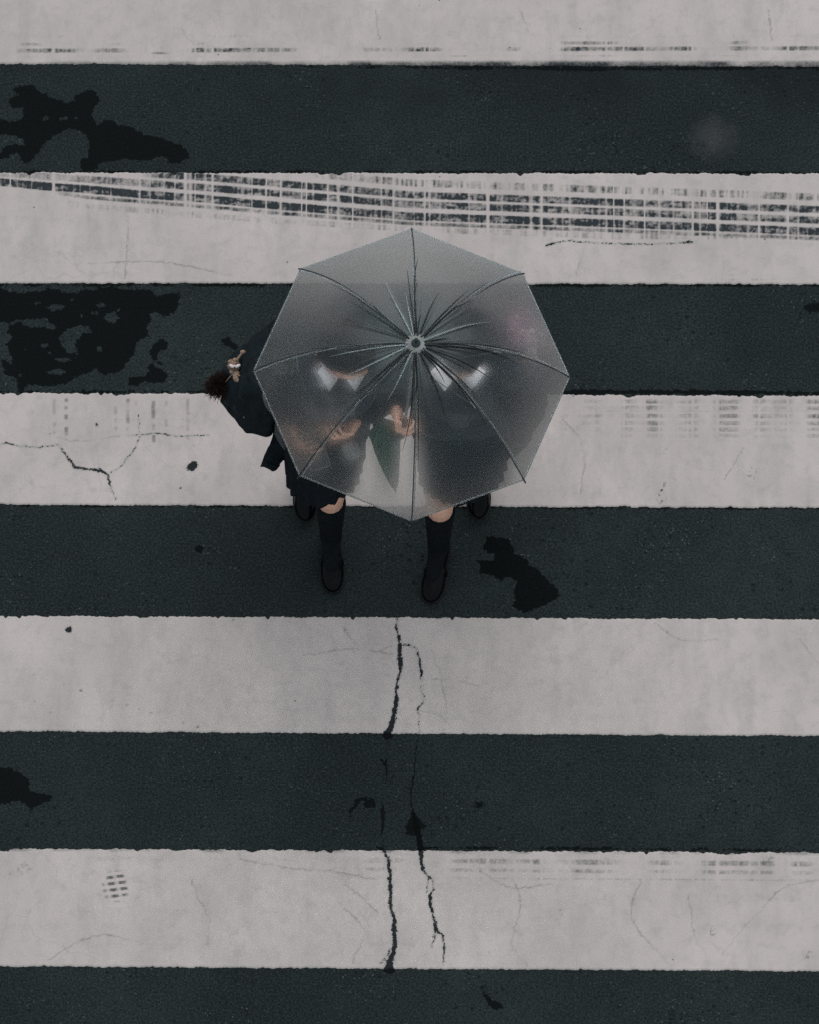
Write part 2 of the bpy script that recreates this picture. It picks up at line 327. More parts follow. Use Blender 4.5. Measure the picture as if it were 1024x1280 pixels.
def m_paint():
    t = NT('road_paint'); co = t.n('NewGeometry').outputs['Position']
    at = lambda n: t.n('Attribute', attribute_name=n).outputs['Fac']
    st = t.n('Mapping', {'Vector': co, 'Scale': (1.0, .35, 1)}).outputs[0]
    big = t.noise(co, 2.2, 4); mid = t.noise(co, 18, 6, .7); fine = t.noise(co, 260, 3, .7); ver = t.noise(st, 9, 5, .7)
    c = t.mix(t.mr(big, .35, .65), (.415, .380, .371), (.490, .449, .437))
    c = t.mix(t.mr(ver, .46, .72, 0, .5), c, (.30, .29, .285))
    c = t.mix(t.mr(mid, .5, .72, 0, .42), c, (.27, .27, .26))
    c = t.mix(t.mr(fine, .5, .8, 0, .4), c, (.24, .24, .24))
    v = t.n('TexVoronoi', {'Vector': co, 'Scale': 26.0}); r = t.n('SeparateColor', {0: v.outputs['Color']}).outputs[0]
    c = t.mix(t.math('MULTIPLY', t.mr(r, .955, .975), t.mr(v.outputs['Distance'], .13, .05)), c, (.12, .12, .12))
    # faint random crazing
    v3 = t.n('TexVoronoi', {'Vector': t.mix(.12, co, t.n('TexNoise', {'Vector': co, 'Scale': 6.0, 'Detail': 5}).outputs['Color']), 'Scale': 4.5}, feature='DISTANCE_TO_EDGE')
    cz = t.math('MULTIPLY', t.mr(v3.outputs['Distance'], .0, .014, 1, 0), t.mr(t.noise(co, 1.9, 3), .46, .66))
    c = t.mix(t.math('MULTIPLY', cz, .24), c, (.2, .2, .2))
    ty = at('tyre'); tn = t.math('ADD', ty, t.math('MULTIPLY', t.math('SUBTRACT', t.noise(co, 110, 5, .8), .5), t.mr(ty, 0, .5, .15, 1.3)))
    tf = t.mr(tn, .08, 1.0, 0, .985)
    c = t.mix(tf, c, (.007, .015, .021))
    c = t.mix(t.math('MULTIPLY', at('hair'), .55), c, (.09, .09, .09))
    cf = t.mr(t.math('ADD', at('crack'), t.math('MULTIPLY', t.math('SUBTRACT', t.noise(co, 110, 5, .75), .5), .028)), -.0004, .0008)
    halo = t.mr(at('crack'), -.008, -.0005, 0, .3)
    c = t.mix(halo, c, (.2, .21, .22)); c = t.mix(cf, c, (.004, .0075, .010))
    h = t.math('SUBTRACT', t.math('ADD', t.math('MULTIPLY', fine, .5), mid), t.math('MULTIPLY', cf, 4))
    p = t.n('BsdfPrincipled', {'Base Color': c, 'Roughness': .7, 'Specular IOR Level': .25, 'Normal': t.bump(h, .35, .002)})
    return t.done(p.outputs[0])
ASPH, PAINT = m_asphalt(), m_paint()
go = mk('road', gridmesh('road', GX, GY, np.zeros_like(GX), dict(wet=wet, crack=crk, hair=hr)), ASPH)
tag(go, 'dark asphalt road surface with damp black patches and cracks', kind='structure')

# ------------------------------------------------------------------ painted bars
gaps = []; xx = -120.0
r1 = random.Random(5)
while xx < 1150: xx += r1.choice([6, 9, 13, 18, 26, 36]); gaps.append((xx, r1.choice([.5, .7, .9, 1.2, 1.7]), r1.choice([.25, .45, .7, 1, 1])))
GXp = np.array([g[0] for g in gaps]); GWp = np.array([g[1] for g in gaps]); GSp = np.array([g[2] for g in gaps])
def gapf(px):
    i = np.clip(np.searchsorted(GXp, px), 1, len(GXp)-1); l = np.abs(px-GXp[i-1])/GWp[i-1]; r = np.abs(px-GXp[i])/GWp[i]
    kk = np.where(l < r, GSp[i-1], GSp[i]); return 1-kk*(1-np.clip(np.minimum(l, r)*.75-.35, 0, 1)), i
def proj(X, Y):
    s, c = math.sin(TH), math.cos(TH); d = D0+Y*s
    return 512+FPX*X/d, 640-FPX*Y*c/d
BANDS = [([380, 512, 768, 1024, 1300], [217, 229, 238, 247, 256], 5.0, .50, 1), ([170, 256, 350, 512, 768, 1024, 1300], [217, 222, 230, 244, 253.5, 262.5, 272], 4.8, .85, 0),
 ([-100, 0, 100, 256, 350, 512, 768, 1024, 1300], [214, 217, 224, 235, 243, 256, 265.5, 276, 287], 4.8, .8, 0), ([-100, 0, 50, 107, 170, 256, 350, 512, 768, 1024, 1300], [221, 228, 233, 237, 243, 249, 258, 271, 280, 290, 301], 5.2, 1.0, 0),
 ([60, 107, 256, 350, 512, 768, 1024, 1300], [240, 247, 259, 267, 280, 289, 299, 308], 2.6, .62, 0), ([60, 107, 256, 350, 512, 768], [251, 258, 270, 277, 287, 296], 4.0, .25, 1)]
def tyre(X, Y, k):
    px, py = proj(X, Y); T = np.zeros(X.shape); g, gi = gapf(px)
    cell = np.random.default_rng(3).random(4000); n1 = np.clip(.84+1.3*fbm(px*.05, py*.25, 40, 3)+1.2*fbm(px*.35, py*.3, 44, 3), .4, 1.2)*(.62+.6*vnoise(px*.42, py*.03, 52))
    tick = vnoise(px*.35, py*.02, 51)
    def band(xs, ys, hw, inten, light, x0=-999, x1=9999, fade=40, useg=True):
        yc = np.interp(px, xs, ys); d = np.abs(py-yc)
        b = np.clip((hw-d)/1.6+.3, 0, 1)*np.clip((px-max(x0, xs[0]))/fade, 0, 1)*np.clip((x1-px)/fade, 0, 1)
        v = b*inten*1.4*n1*(.80+.3*cell[(gi*7+int(ys[0]*3)) % 4000])
        if light: v = v*np.clip(tick*1.9-.25, 0, 1.2)
        return v*(g if useg else 1)
    if k == 1:
        for xs, ys, hw, it, li in BANDS:
            left = np.clip(.35+px/330, .35, 1) if ys[0] < 216 or hw == 4.8 else 1
            T = np.maximum(T, band(xs, ys, hw, it, li)*left)
        T = np.maximum(T, band([0, 1300], [344, 344], 2, .16, 1, 855, 965)); T = np.maximum(T, band([0, 1300], [350, 350], 2, .2, 1, 850, 990))
        T = np.maximum(T, .3*np.clip((220-py)/4, 0, 1)*np.clip(vnoise(px*.05, py*.3, 61)*1.8-.6, 0, 1))
    if k == 0:
        seg = np.clip(vnoise(px*.028, py*0, 71)*3.2-1.45, 0, 1); seg2 = np.clip(vnoise(px*.028+40, py*0, 77)*3-1.5, 0, 1)
        T = np.maximum(T, band([0, 1300], [64, 60], 3.0, .62, 0)*np.maximum(seg, .12)); T = np.maximum(T, band([0, 1300], [56, 53], 2.4, .45, 0)*seg2*np.maximum(seg, .2))
        T = np.maximum(T, band([0, 1300], [71, 70], 1.2, .28, 0)*seg2); T = np.maximum(T, band([0, 1300], [46, 46], 2, .12, 1)*seg)
        T = np.maximum(T, np.clip((py-75)/4, 0, 1)*np.clip(.25+vnoise(px*.04, py*.1, 81)*1.1, 0, 1)*np.clip(.4+px/900, 0, 1)*.95)
        T = np.maximum(T, .8*np.clip(1-np.hypot((px-200)/16, (py-67)/2.2), 0, 1))
    if k == 2:
        for x, it, y0, y1 in [(68,.3,497,545),(83,.55,497,552),(115,.12,500,550),(145,.3,500,541),(160,.5,497,542),(170,.2,498,520),(192,.55,497,555),(208,.32,497,540),(235,.32,497,552)]:
            T = np.maximum(T, it*np.clip((3.2-np.abs(px-x-1.5*fbm(py*.1, px*0, 5, 1)))/1.6, 0, 1)*np.clip((py-y0)/3, 0, 1)*np.clip((y1-py)/3, 0, 1)*np.clip(vnoise(px*.01, py*.19, int(x))*2.4-.5, 0, 1))
        T = np.maximum(T, .14*np.clip(1.5-np.abs(py-525), 0, 1)*np.clip((px-140)/10, 0, 1)*np.clip((260-px)/20, 0, 1))
        seg = np.clip(vnoise(px*.06, py*0, 91)*2-.45, .15, 1)
        for y, it in [(502,.42),(510,.4),(520,.5),(529,.35),(537,.3),(545,.22)]:
            T = np.maximum(T, band([0, 1300], [y-1, y+1], 3.1, it, 0, 690, 1400)*seg)
        T = np.maximum(T, band([0, 1300], [514, 515], .9, .25, 0, 690, 1400, useg=False))
        d = np.hypot((px-827)/9, (py-616)/18); T = np.maximum(T, np.clip(1.1-d, 0, 1)*np.clip(vnoise(px*.33, py*.3, 17)*4-2.3, 0, 1)*1.3)
        d = np.hypot((px-940)/10, (py-592)/10); T = np.maximum(T, np.clip(1.1-d, 0, 1)*np.clip(vnoise(px*.4, py*.4, 18)*4-2.7, 0, 1))
    if k == 3:
        for x, y in Z(0, 760, 2, [(42,155),(85,168),(117,180),(160,192),(203,207),(282,232),(318,243),(347,253),(378,263),(420,275),(458,288),(495,298),(126,262),(500,700)]):
            T = np.maximum(T, (.22+.3*((x*7.3) % 1))*np.clip(2.0+((y*3.1) % 1)-np.hypot(px-x, (py-y)*1.3), 0, 1))
        T = np.maximum(T, .12*np.clip((790-py)/20, 0, 1)*np.clip(1-np.abs(px-640)/180, 0, 1))  # faint soft darkening mid far edge, apart from the tyre marks
    if k == 4:
        seg = np.clip(vnoise(px*.045, py*0, 95)*2-.4, .1, 1); rt = np.clip(.35+(px-380)/500, .3, 1)
        T = np.maximum(T, band([0, 1300], [1072, 1083], 3.6, .42, 0)*seg*rt); T = np.maximum(T, band([0, 1300], [1083, 1094], 2.8, .36, 0)*seg*rt); T = np.maximum(T, band([0, 1300], [1094, 1103], 1.6, .22, 0)*rt)
        T = np.maximum(T, .5*np.clip((1066+(px*.005)-py)/3, 0, 1)*np.clip(vnoise(px*.07, py*.1, 23)*2-.7, 0, 1))
        d = np.hypot((px-145)/20, (py-1108)/23); stripe = np.clip(np.sin((py+px*.12)*.78)*1.6+.35, 0, 1)*np.clip(np.sin((px-py*.3)*.45)*.9+1.0, .25, 1)
        T = np.maximum(T, np.clip((1-d)*3, 0, 1)*stripe*.8)
        d = np.hypot((px-150)/40, (py-1130)/35); T = np.maximum(T, np.clip(1-d, 0, 1)*.15*vnoise(px*.2, py*.4, 3))
        for x, y, r in [(890,1167,10),(700,1142,8),(1010,1195,10),(960,1076,12),(30,1085,12)]:
            d = np.hypot(px-x, py-y)/r; T = np.maximum(T, np.clip(1.2-d, 0, 1)*np.clip(vnoise(px*.5, py*.5, int(x))*3-1.4, 0, 1)*.5)
    # general grime blotches
    T = np.maximum(T, np.clip(fbm(px*.03, py*.05, 200+k, 4)*1.6-.28, 0, .12))
    return T
EDGES = [((-57, 80), (-57, 83)), ((216, 354), (217, 355.5)), ((491, 631), (495, 635)), ((770, 914), (774, 920)), ((1061, 1208), (1066, 1214))]
barlab = ['white painted bar at the far edge of the crossing with dirty lower rim', 'white painted bar covered by the long dark tyre skid band', 'white painted bar under the walkers with a branching crack on its left',
          'white painted bar just in front of the walkers with a round black spot', 'white painted bar nearest the viewer carrying a small tread print']
def bar(k, lo, hi, dense=True, lab=None):
    """lo/hi: (Y at x=-1.6, Y at x=1.6) of the near and far edge"""
    xs = axis(-1.84, 1.84, .0045 if dense else .2, [2.0, 2.3, 2.7, 3.1, 3.5], []) ; n = 112 if dense else 6
    ts = np.linspace(0, 1, n); X, T = np.meshgrid(xs, ts)
    f = (X+1.6)/3.2; yl = lo[0]+(lo[1]-lo[0])*f; yh = hi[0]+(hi[1]-hi[0])*f
    if dense:
        yl = yl + (vnoise(X*140, X*0, 300+k)-.5)*.004 + fbm(X*25, X*0, 310+k, 3)*.007 - .005*np.clip(vnoise(X*45, X*0, 320+k)*5-4.1, 0, 1)*-1
        yh = yh + (vnoise(X*140, X*0, 330+k)-.5)*.005 + fbm(X*25, X*0, 340+k, 3)*.008 - .01*np.clip(vnoise(X*38, X*0, 350+k)*5-4.0, 0, 1)
    Y = yl+(yh-yl)*T; Zc = np.full(X.shape, .004); Zc[0] = .0002; Zc[-1] = .0002
    if dense:
        c, h = crackfield(X, Y, 1.0); ty = tyre(X, Y, k)
    else: c = np.full(X.shape, -.02); h = ty = np.zeros(X.shape)
    o = mk('crosswalk_bar', gridmesh('crosswalk_bar', X, Y, Zc, dict(crack=c, hair=h, tyre=ty)), PAINT)
    tag(o, lab, kind='structure', group='white bars of the crosswalk')
lastY = []
for k, ((a, b), (c, d)) in enumerate(EDGES):
    def yat(pl, pr):
        (x0, y0), (x1, y1) = unproj(0, pl), unproj(1024, pr); m = (y1-y0)/(x1-x0); return (y0+m*(-1.6-x0), y0+m*(1.6-x0))
    bar(k, yat(b, d), yat(a, c), True, barlab[k])
for i in range(1, 5):
    y = unproj(512, -57)[1] + .45 + (i-1)*.9; bar(10+i, (y+.01, y-.01), (y+.46, y+.44), False, 'white painted bar of the crosswalk beyond the picture, far side')
    y = unproj(512, 1211)[1] - .45 - (i-1)*.9; bar(20+i, (y-.45, y-.46), (y, y-.01), False, 'white painted bar of the crosswalk beyond the picture, near side')

# ------------------------------------------------------------------ materials of the things
def m_skin():
    t = NT('skin'); co = t.n('TexCoord').outputs['Object']
    c = t.mix(t.mr(t.noise(co, 30, 4), .35, .65), (.66, .38, .28), (.76, .47, .35))
    p = t.n('BsdfPrincipled', {'Base Color': c, 'Roughness': .5, 'Specular IOR Level': .35, 'Subsurface Weight': .12, 'Subsurface Radius': (.01, .004, .002), 'Normal': t.bump(t.noise(co, 500, 2), .15, .0006)})
    return t.done(p.outputs[0])
SKIN = m_skin()
BLAZER = simple('navy_wool', (.007, .014, .020), .85, .15, .3, 60, .4, .001, sheen=.15)
KNIT = simple('dark_knit', (.014, .021, .028), .9, .15, .35, 90, .5, .0015, sheen=.2)
VEST = simple('grey_knit', (.11, .115, .12), .9, .2, .3, 120, .6, .002, sheen=.2)
SHIRT = simple('white_cotton', (.90, .87, .88), .75, .2, .08, 60, .3, .001)
SKIRT = simple('black_skirt_cloth', (.006, .010, .014), .85, .12, .3, 70, .3, .001)
SOCK = simple('black_sock_knit', (.0055, .008, .010), .9, .1, .3, 150, .5, .0008)
LEATH = simple('black_leather', (.0025, .0035, .0045), .2, .10, .3, 60, .25, .0008)
SOLE = simple('rubber_sole', (.012, .012, .012), .7, .2, .2, 80)
BAGM = simple('navy_nylon', (.0025, .008, .012), .7, .2, .35, 25, .5, .004)
BAGM2 = simple('dark_brown_nylon', (.012, .014, .015), .8, .15, .35, 25, .5, .004)
HAIRM = simple('black_hair', (.005, .005, .006), .5, .2, .4, 200, .4, .001)
HAIRB = simple('dark_brown_hair', (.011, .010, .010), .5, .2, .4, 200, .4, .001)
METAL = simple('dull_steel', (.5, .5, .5), .35, .5, .1, 80, .1, metal=1)
BLACKM = simple('black_steel', (.012, .014, .016), .4, .5, .2, 80, .1)
PLAST = simple('dark_plastic', (.012, .028, .036), .35, .5, .2, 50, .1)
EYEW = simple('eye_white', (.7, .68, .66), .2, .5, .05, 50, .0)
EYED = simple('iris', (.01, .007, .005), .15, .5, .2, 50, .0)
LIPM = simple('lips', (.36, .11, .10), .45, .4, .1, 90, .1)
BEIGE = simple('beige_plush', (.27, .19, .14), .95, .1, .25, 200, .6, .002, sheen=.3)
PINK = simple('pink_plush', (.62, .36, .46), .95, .1, .15, 200, .6, .002, sheen=.3)
WHITEP = simple('white_plush', (.7, .62, .64), .95, .1, .1, 200, .6, .002, sheen=.3)
BROWNF = simple('brown_fur', (.014, .007, .005), .9, .2, .5, 200, .3, .001)
GREEN = simple('green_nylon', (.030, .090, .058), .55, .3, .3, 30, .3, .003)
GREYP = simple('grey_pouch_cloth', (.17, .175, .165), .8, .2, .2, 80, .3)
SCREEN = simple('phone_glass', (.02, .024, .026), .12, .5, .1, 30, 0)
CASE = simple('clear_phone_case', (.14, .15, .14), .25, .5, .15, 30, .1)
REDM = simple('dark_red_leather', (.12, .035, .03), .5, .3, .3, 60)

# ------------------------------------------------------------------ people
def hand(bm, wr, d, n, curl, side, thumb=.5, sc=.92):
    """wr wrist, d hand direction, n the way the palm faces, side +1/-1: where the thumb is along cross(d, n)"""
    d = Vector(d).normalized(); n = Vector(n); n = (n-d*n.dot(d)).normalized(); s = d.cross(n)*side; wr = Vector(wr)
    FL = [(.046,.028,.021), (.050,.031,.023), (.046,.029,.022), (.036,.022,.019)]; off = [.027, .009, -.010, -.028]; pl = [.086, .089, .084, .076]
    for i in range(4):
        k = wr + d*pl[i]*sc + s*off[i]*sc
        cap(bm, wr + d*.012 + s*off[i]*.55*sc, k, .0155*sc, .0118*sc, 10)
        cap(bm, wr + d*.03 + s*off[i]*.7*sc + n*.004, k-d*.014+n*.004, .014*sc, .010*sc, 10)
        a = 0; p = k; rr = .0094*sc*(1 if i < 3 else .86)
        c = curl[i] if isinstance(curl, (list, tuple)) else curl
        for j, L in enumerate(FL[i]):
            a += c*(1.0, 1.15, .7)[j]
            q = p + (d*math.cos(a) + n*math.sin(a) + s*(.03*(1.5-i))*(1-c/2))*L*sc
            cap(bm, p, q, rr*(1-.10*j), rr*(.93-.10*j), 10); p = q
    b = wr + d*.022*sc + s*.020*sc + n*.006
    t1 = b + (d*.62 + s*.62 + n*thumb*.7).normalized()*.042*sc
    t2 = t1 + (d*.85 + s*(.35-thumb*.5) + n*thumb).normalized()*.031*sc
    t3 = t2 + (d*.75 - s*thumb*.6 + n*thumb*1.1).normalized()*.024*sc
    cap(bm, b, t1, .0145*sc, .0112*sc, 10); cap(bm, t1, t2, .0108*sc, .0095*sc, 10); cap(bm, t2, t3, .0093*sc, .0078*sc, 10)
def ell_n(*a, **k): ell(*a, **k)
def person(P, label):
    """P: joint positions and choices"""
    bm = bmesh.new(); hM = Matrix.Translation(P['head']) @ Matrix.Rotation(P['hz'], 4, 'Z') @ Matrix.Rotation(P['hx'], 4, 'X') @ Matrix.Rotation(P['hy'], 4, 'Y')
    # head, face forward is -Y
    ell(bm, (0, .012, .022), (.072, .090, .086), M=hM); ell(bm, (0, -.020, -.035), (.056, .062, .072), M=hM); ell(bm, (0, -.048, -.082), (.026, .024, .024), M=hM)
    ell(bm, (0, -.070, .026), (.050, .016, .022), M=hM)
    for s in (-1, 1):
        ell(bm, (s*.034, -.062, -.028), (.022, .020, .022), M=hM); ell(bm, (s*.073, .012, -.010), (.008, .018, .030), Matrix.Rotation(.2*s, 3, 'Z'), M=hM)
        cap(bm, (s*.012, -.078, .021), (s*.046, -.072, .018), .006, .005, 8, hM); ell(bm, (s*.008, -.088, -.036), (.0085, .008, .007), M=hM)
    cap(bm, (0, -.078, .012), (0, -.096, -.030), .008, .0105, 10, hM); cap(bm, (-.017, -.080, -.058), (.017, -.080, -.058), .007, .007, 8, hM)
    nk = Vector(P['neck']); hb = hM @ Vector((0, .025, -.05))
    cap(bm, nk+V(0, .02, -.06), hb, .056, .052)
    # trunk
    c0 = Vector(P['chest']); pv = Vector(P['pelvis'])
    def mid(t): return pv.lerp(c0, t)
    loft(bm, [(pv+V(0,0,-.09), .10, .08, 2.2), (pv+V(0,0,-.03), .145, .10, 2.2), (mid(.18), .150, .102, 2.2), (mid(.5), .112, .080, 2.2), (mid(.8), .130, .092, 2.3), (c0, .150, .095, 2.4), (c0+V(0,0,.07), .150, .082, 2.2), (c0+V(0,.01,.12), .085, .06, 2)])
    for s, A in ((-1, P['armR']), (1, P['armL'])):
        sh, el, wr = map(Vector, A[:3]); cap(bm, c0+V(s*.09,.01,.055), sh-V(0,0,.012), .045, .040); cap(bm, sh, el, .044, .035); cap(bm, el, wr, .034, .024); cap(bm, wr, wr+(Vector(A[3]).normalized())*.03, .023, .020)
        hand(bm, wr, *A[3:])
    for L in (P['legR'], P['legL']):
        hp, kn, an = map(Vector, L[:3]); cap(bm, hp, kn, .078, .052); cap(bm, kn, kn.lerp(an, .3)+V(0,.012,0), .050, .046); cap(bm, kn.lerp(an, .3)+V(0,.012,0), an, .044, .026)
        f = Vector(L[3]).normalized(); cap(bm, an, an+f*.10-V(0,0,.045), .022, .014)
    body = mk('person', bm, SKIN, None, mods=remesh(.0034, 3)); tag(body, label, 'person', 'two walkers sharing the clear umbrella')
    def ch(name, b, m, par=None, smooth=True, mods=()): return mk(name, b, m, par or body, smooth, mods)
    for s in (-1, 1):
        b = bmesh.new(); ell(b, (s*.030, -.0735, .002), (.0115, .0075, .0048), M=hM, sub=2); e = ch('eye', b, EYEW)
        b = bmesh.new(); ell(b, (s*.030, -.0790, -.0015), (.0050, .0036, .0042), M=hM, sub=2); ch('iris', b, EYED, e)
        b = bmesh.new(); tube(b, [hM @ Vector((s*x, -.083+abs(x-.03)*.35, .027+z)) for x, z in ((.014, -.003), (.026, .002), (.038, .002), (.050, -.004))], [.0022, .0028, .0024, .001], 6); ch('eyebrow', b, P['hairm'])
    b = bmesh.new(); tube(b, [hM @ Vector(p) for p in ((-.019, -.081, -.058), (-.008, -.0885, -.0565), (0, -.090, -.058), (.008, -.0885, -.0565), (.019, -.081, -.058))], [.001, .0035, .0040, .0035, .001], 8); ch('mouth', b, LIPM)
    # clothes -------------------------------------------------
    b = bmesh.new()
    loft(b, [(pv+V(0,0,-.10), .178, .137, 2.4), (pv+V(0,0,-.02), .172, .130, 2.4), (mid(.2), .165, .122, 2.4), (mid(.5), .138, .103, 2.4), (mid(.8), .150, .112, 2.4), (c0, .166, .112, 2.5), (c0+V(0,0,.075), .168, .098, 2.2), (c0+V(0,.012,.115), .10, .075, 2)], 40)
    for s, A in ((-1, P['armR']), (1, P['armL'])):
        sh, el, wr = map(Vector, A[:3]); cap(b, c0+V(s*.08,.01,.06), sh, .068, .062); cap(b, sh, el, .060, .054); cap(b, el, wr.lerp(el, .12), .053, .041); cap(b, wr.lerp(el, .18), wr.lerp(el, .06), .041, .038)
    jk = ch('blazer', b, P['jackm'], mods=remesh(.006, 5, .020, .075)); jk['label'] = P['jacklab']
    # V opening with shirt and vest, white collar
    nb = Vector(P['neck'])+V(0, -.006, -.012)
    fy = c0.y-.115
    b = bmesh.new(); vw = P.get('vest', .05)
    pts = [(c0.x-vw, fy+.050, c0.z+.085), (c0.x+vw, fy+.050, c0.z+.085), (c0.x+vw*1.15, fy+.004, c0.z-.02), (mid(.45).x+vw*.5, mid(.45).y-.106, mid(.45).z), (mid(.45).x-vw*.5, mid(.45).y-.106, mid(.45).z), (c0.x-vw*1.15, fy+.004, c0.z-.02)]
    for p, r in zip(pts, [.018, .018, .022, .016, .016, .022]): ell(b, p, (r, r, r), sub=2)
    bmesh.ops.convex_hull(b, input=b.verts[:]); ch('vest', b, P['vestm'], mods=remesh(.005, 4, .008, .04))
    b = bmesh.new()                                   # collar band + two points
    ring = [(nb + V(.062*math.cos(a), .018+.058*math.sin(a), .012+.018*math.sin(a))) for a in [i*math.pi/12-math.pi*.5+.25 for i in range(0, 23)]]
    tube(b, ring, .011, 10, 1.7, up=(0, 0, 1)); col = ch('shirt_collar', b, SHIRT)
    for s in (-1, 1):
        b = bmesh.new()
        q = [nb+V(s*.018, -.048, .004), nb+V(s*.066, .010, .026), nb+V(s*P['cw'], -.012, -.002), nb+V(s*.046, -.078, -.026)]
        inner = [v.lerp(sum(q, Vector())/4, .5)+V(0, -.004, .014) for v in q]
        up = V(0, -.3, 1).normalized()
        R = [[b.verts.new(v-up*.008) for v in q], [b.verts.new(v+up*.004) for v in q], [b.verts.new(v+up*.004) for v in inner]]
        _rings(b, R); b.faces.new(R[0][::-1]); b.faces.new(R[2]); ch('collar_point', b, SHIRT, col, mods=[('SUBSURF', dict(levels=2, subdivision_type='CATMULL_CLARK', boundary_smooth='PRESERVE_CORNERS')) , ('DISPLACE', dict(strength=.0))] if False else [('BEVEL', dict(width=.004, segments=2))])
    b = bmesh.new()                                   # ribbon at the throat
    for s in (-1, 1): ell(b, nb+V(s*.022, -.088, -.030), (.022, .010, .012), Matrix.Rotation(s*.35, 3, 'Y'), sub=2); cap(b, nb+V(0, -.09, -.035), nb+V(s*.018, -.112, -.10), .006, .009, 8)
    ell(b, nb+V(0, -.094, -.030), (.009, .009, .010), sub=2); ch('ribbon', b, P['ribm'], mods=remesh(.003, 2))
    # lapels
    for s in (-1, 1):
        b = bmesh.new(); ctrl = [nb+V(s*.085, .012, .006), nb+V(s*.095, -.070, -.045), nb+V(s*.062, -.112, -.12), Vector((mid(.45).x+s*.012, mid(.45).y-.118, mid(.45).z))]
        tube(b, spline(ctrl, 14), [.012+.012*math.sin(math.pi*min(1, i/10)) for i in range(15)], 10, .35, up=(0, -.8, .6)); ch('lapel', b, P['jackm'], jk)
    for z in (.38, .24, .10):
        b = bmesh.new(); m_ = mid(z); cap(b, (m_.x, m_.y-.132, m_.z), (m_.x, m_.y-.138, m_.z), .009, .008, 12); ch('button', b, PLAST, jk)
    # skirt
    b = bmesh.new(); hz = P['hem']; secs = []
    hc = Vector(P['hemc'])
    for i in range(15):
        t = i/14; c = (pv+V(0, 0, .03)).lerp(hc, t); secs.append((c, .154+(P['hw']-.154)*t**.8, .118+(P['hd']-.118)*t**.8, 2.5))
    def pleat(x, y, t, u):
        r = 1+(.010+.07*u)*(abs(((t*24/(2*math.pi)+.15*math.sin(3*t)) % 1)-.5)*2-.5)+.05*u*math.sin(3*t+1.0)+.03*u*math.sin(7*t)
        return x*r, y*r
    loft(b, secs, 192, False, fn=pleat); ch('skirt', b, SKIRT, mods=[('SOLIDIFY', dict(thickness=.003, offset=0))])
    # socks, shoes
    for L in (P['legR'], P['legL']):
        hp, kn, an = map(Vector, L[:3]); b = bmesh.new(); m_ = kn.lerp(an, .35)+V(0, .012, 0); top = kn.lerp(an, .18)+V(0, .006, 0)
        sp = spline([top+V(0,0,.004), m_, kn.lerp(an, .6)+V(0,.008,0), kn.lerp(an, .85), an, an+V(0, 0, -.03)], 40)
        tube(b, sp, [float(np.interp(k/8, [0, 1, 2, 3, 4, 5], [.055, .056, .050, .043, .041, .040]))+(.0018 if k < 4 else 0)+.0012*math.sin(k*1.3)*(k > 26) for k in range(41)], 28); f_ = Vector(L[3]).normalized(); cap(b, an-V(0,0,.005), an+f_*.11-V(0,0,.045)+f_.z*V(0,0,.03), .038, .026, 20)
        sk = ch('sock', b, SOCK)
        f = Vector(L[3]); heel = Vector(L[4]); fl = .247; zax = Vector((0, 0, 1)); yv = f.normalized(); xv = yv.cross(zax).normalized(); zv = xv.cross(yv)
        M = Matrix((xv, yv, zv)).transposed().to_4x4(); M.translation = heel
        prof = [(-.004,.018,.030),(.0,.027,.052),(.02,.033,.062),(.05,.034,.064),(.08,.033,.060),(.11,.036,.054),(.14,.041,.048),(.17,.0435,.042),(.20,.041,.036),(.225,.033,.031),(.24,.021,.026),(.247,.008,.020)]
        def shell(z0, g, hf):
            b = bmesh.new(); R = []
            for y, hw, h in prof:
                h = hf(y, h); R.append([b.verts.new(M @ Vector(((hw+g)*math.copysign(abs(math.cos(a))**.75, math.cos(a)), y+(g if y > .1 else -g), z0+h*max(0, math.sin(a))**.7 if math.sin(a) > 1e-6 else z0))) for a in [math.pi*k/14 for k in range(15)]])
            _rings(b, [r for r in R]); b.faces.new(R[0]); b.faces.new(R[-1][::-1]); return b
        sh = ch('shoe', shell(.012, 0, lambda y, h: h), LEATH, mods=remesh(.0035, 2))
        b = bmesh.new(); R = []
        for y, hw, h in prof: R.append([b.verts.new(M @ Vector((sx*(hw+.004), y*1.01-.001, z))) for sx, z in ((-1, .0 if y < .07 or y > .12 else .006), (-1, .014), (1, .014), (1, .0 if y < .07 or y > .12 else .006))])
        _rings(b, R); b.faces.new(R[0]); b.faces.new(R[-1][::-1]); ch('sole', b, SOLE, sh, False)
        b = bmesh.new(); tube(b, [M @ Vector((.042*math.cos(a), .135-.01*math.sin(a), .013+.048*max(0, math.sin(a))**.7)) for a in [math.pi*k/12 for k in range(13)]], .010, 8, .22); ch('saddle_strap', b, LEATH, sh)
        b = bmesh.new(); tube(b, [M @ Vector((.031*math.cos(a), .045+.052*math.sin(a), .070-.004*math.sin(a))) for a in [2*math.pi*k/24 for k in range(25)]], .0035, 6); ch('shoe_rim', b, LEATH, sh)
    # hair
    b = bmesh.new(); ell(b, (0, .020, .030), (.080, .094, .088), M=hM)
    ell(b, (0, .045, -.01), (.070, .062, .075), M=hM)
    rr = random.Random(P['seed'])
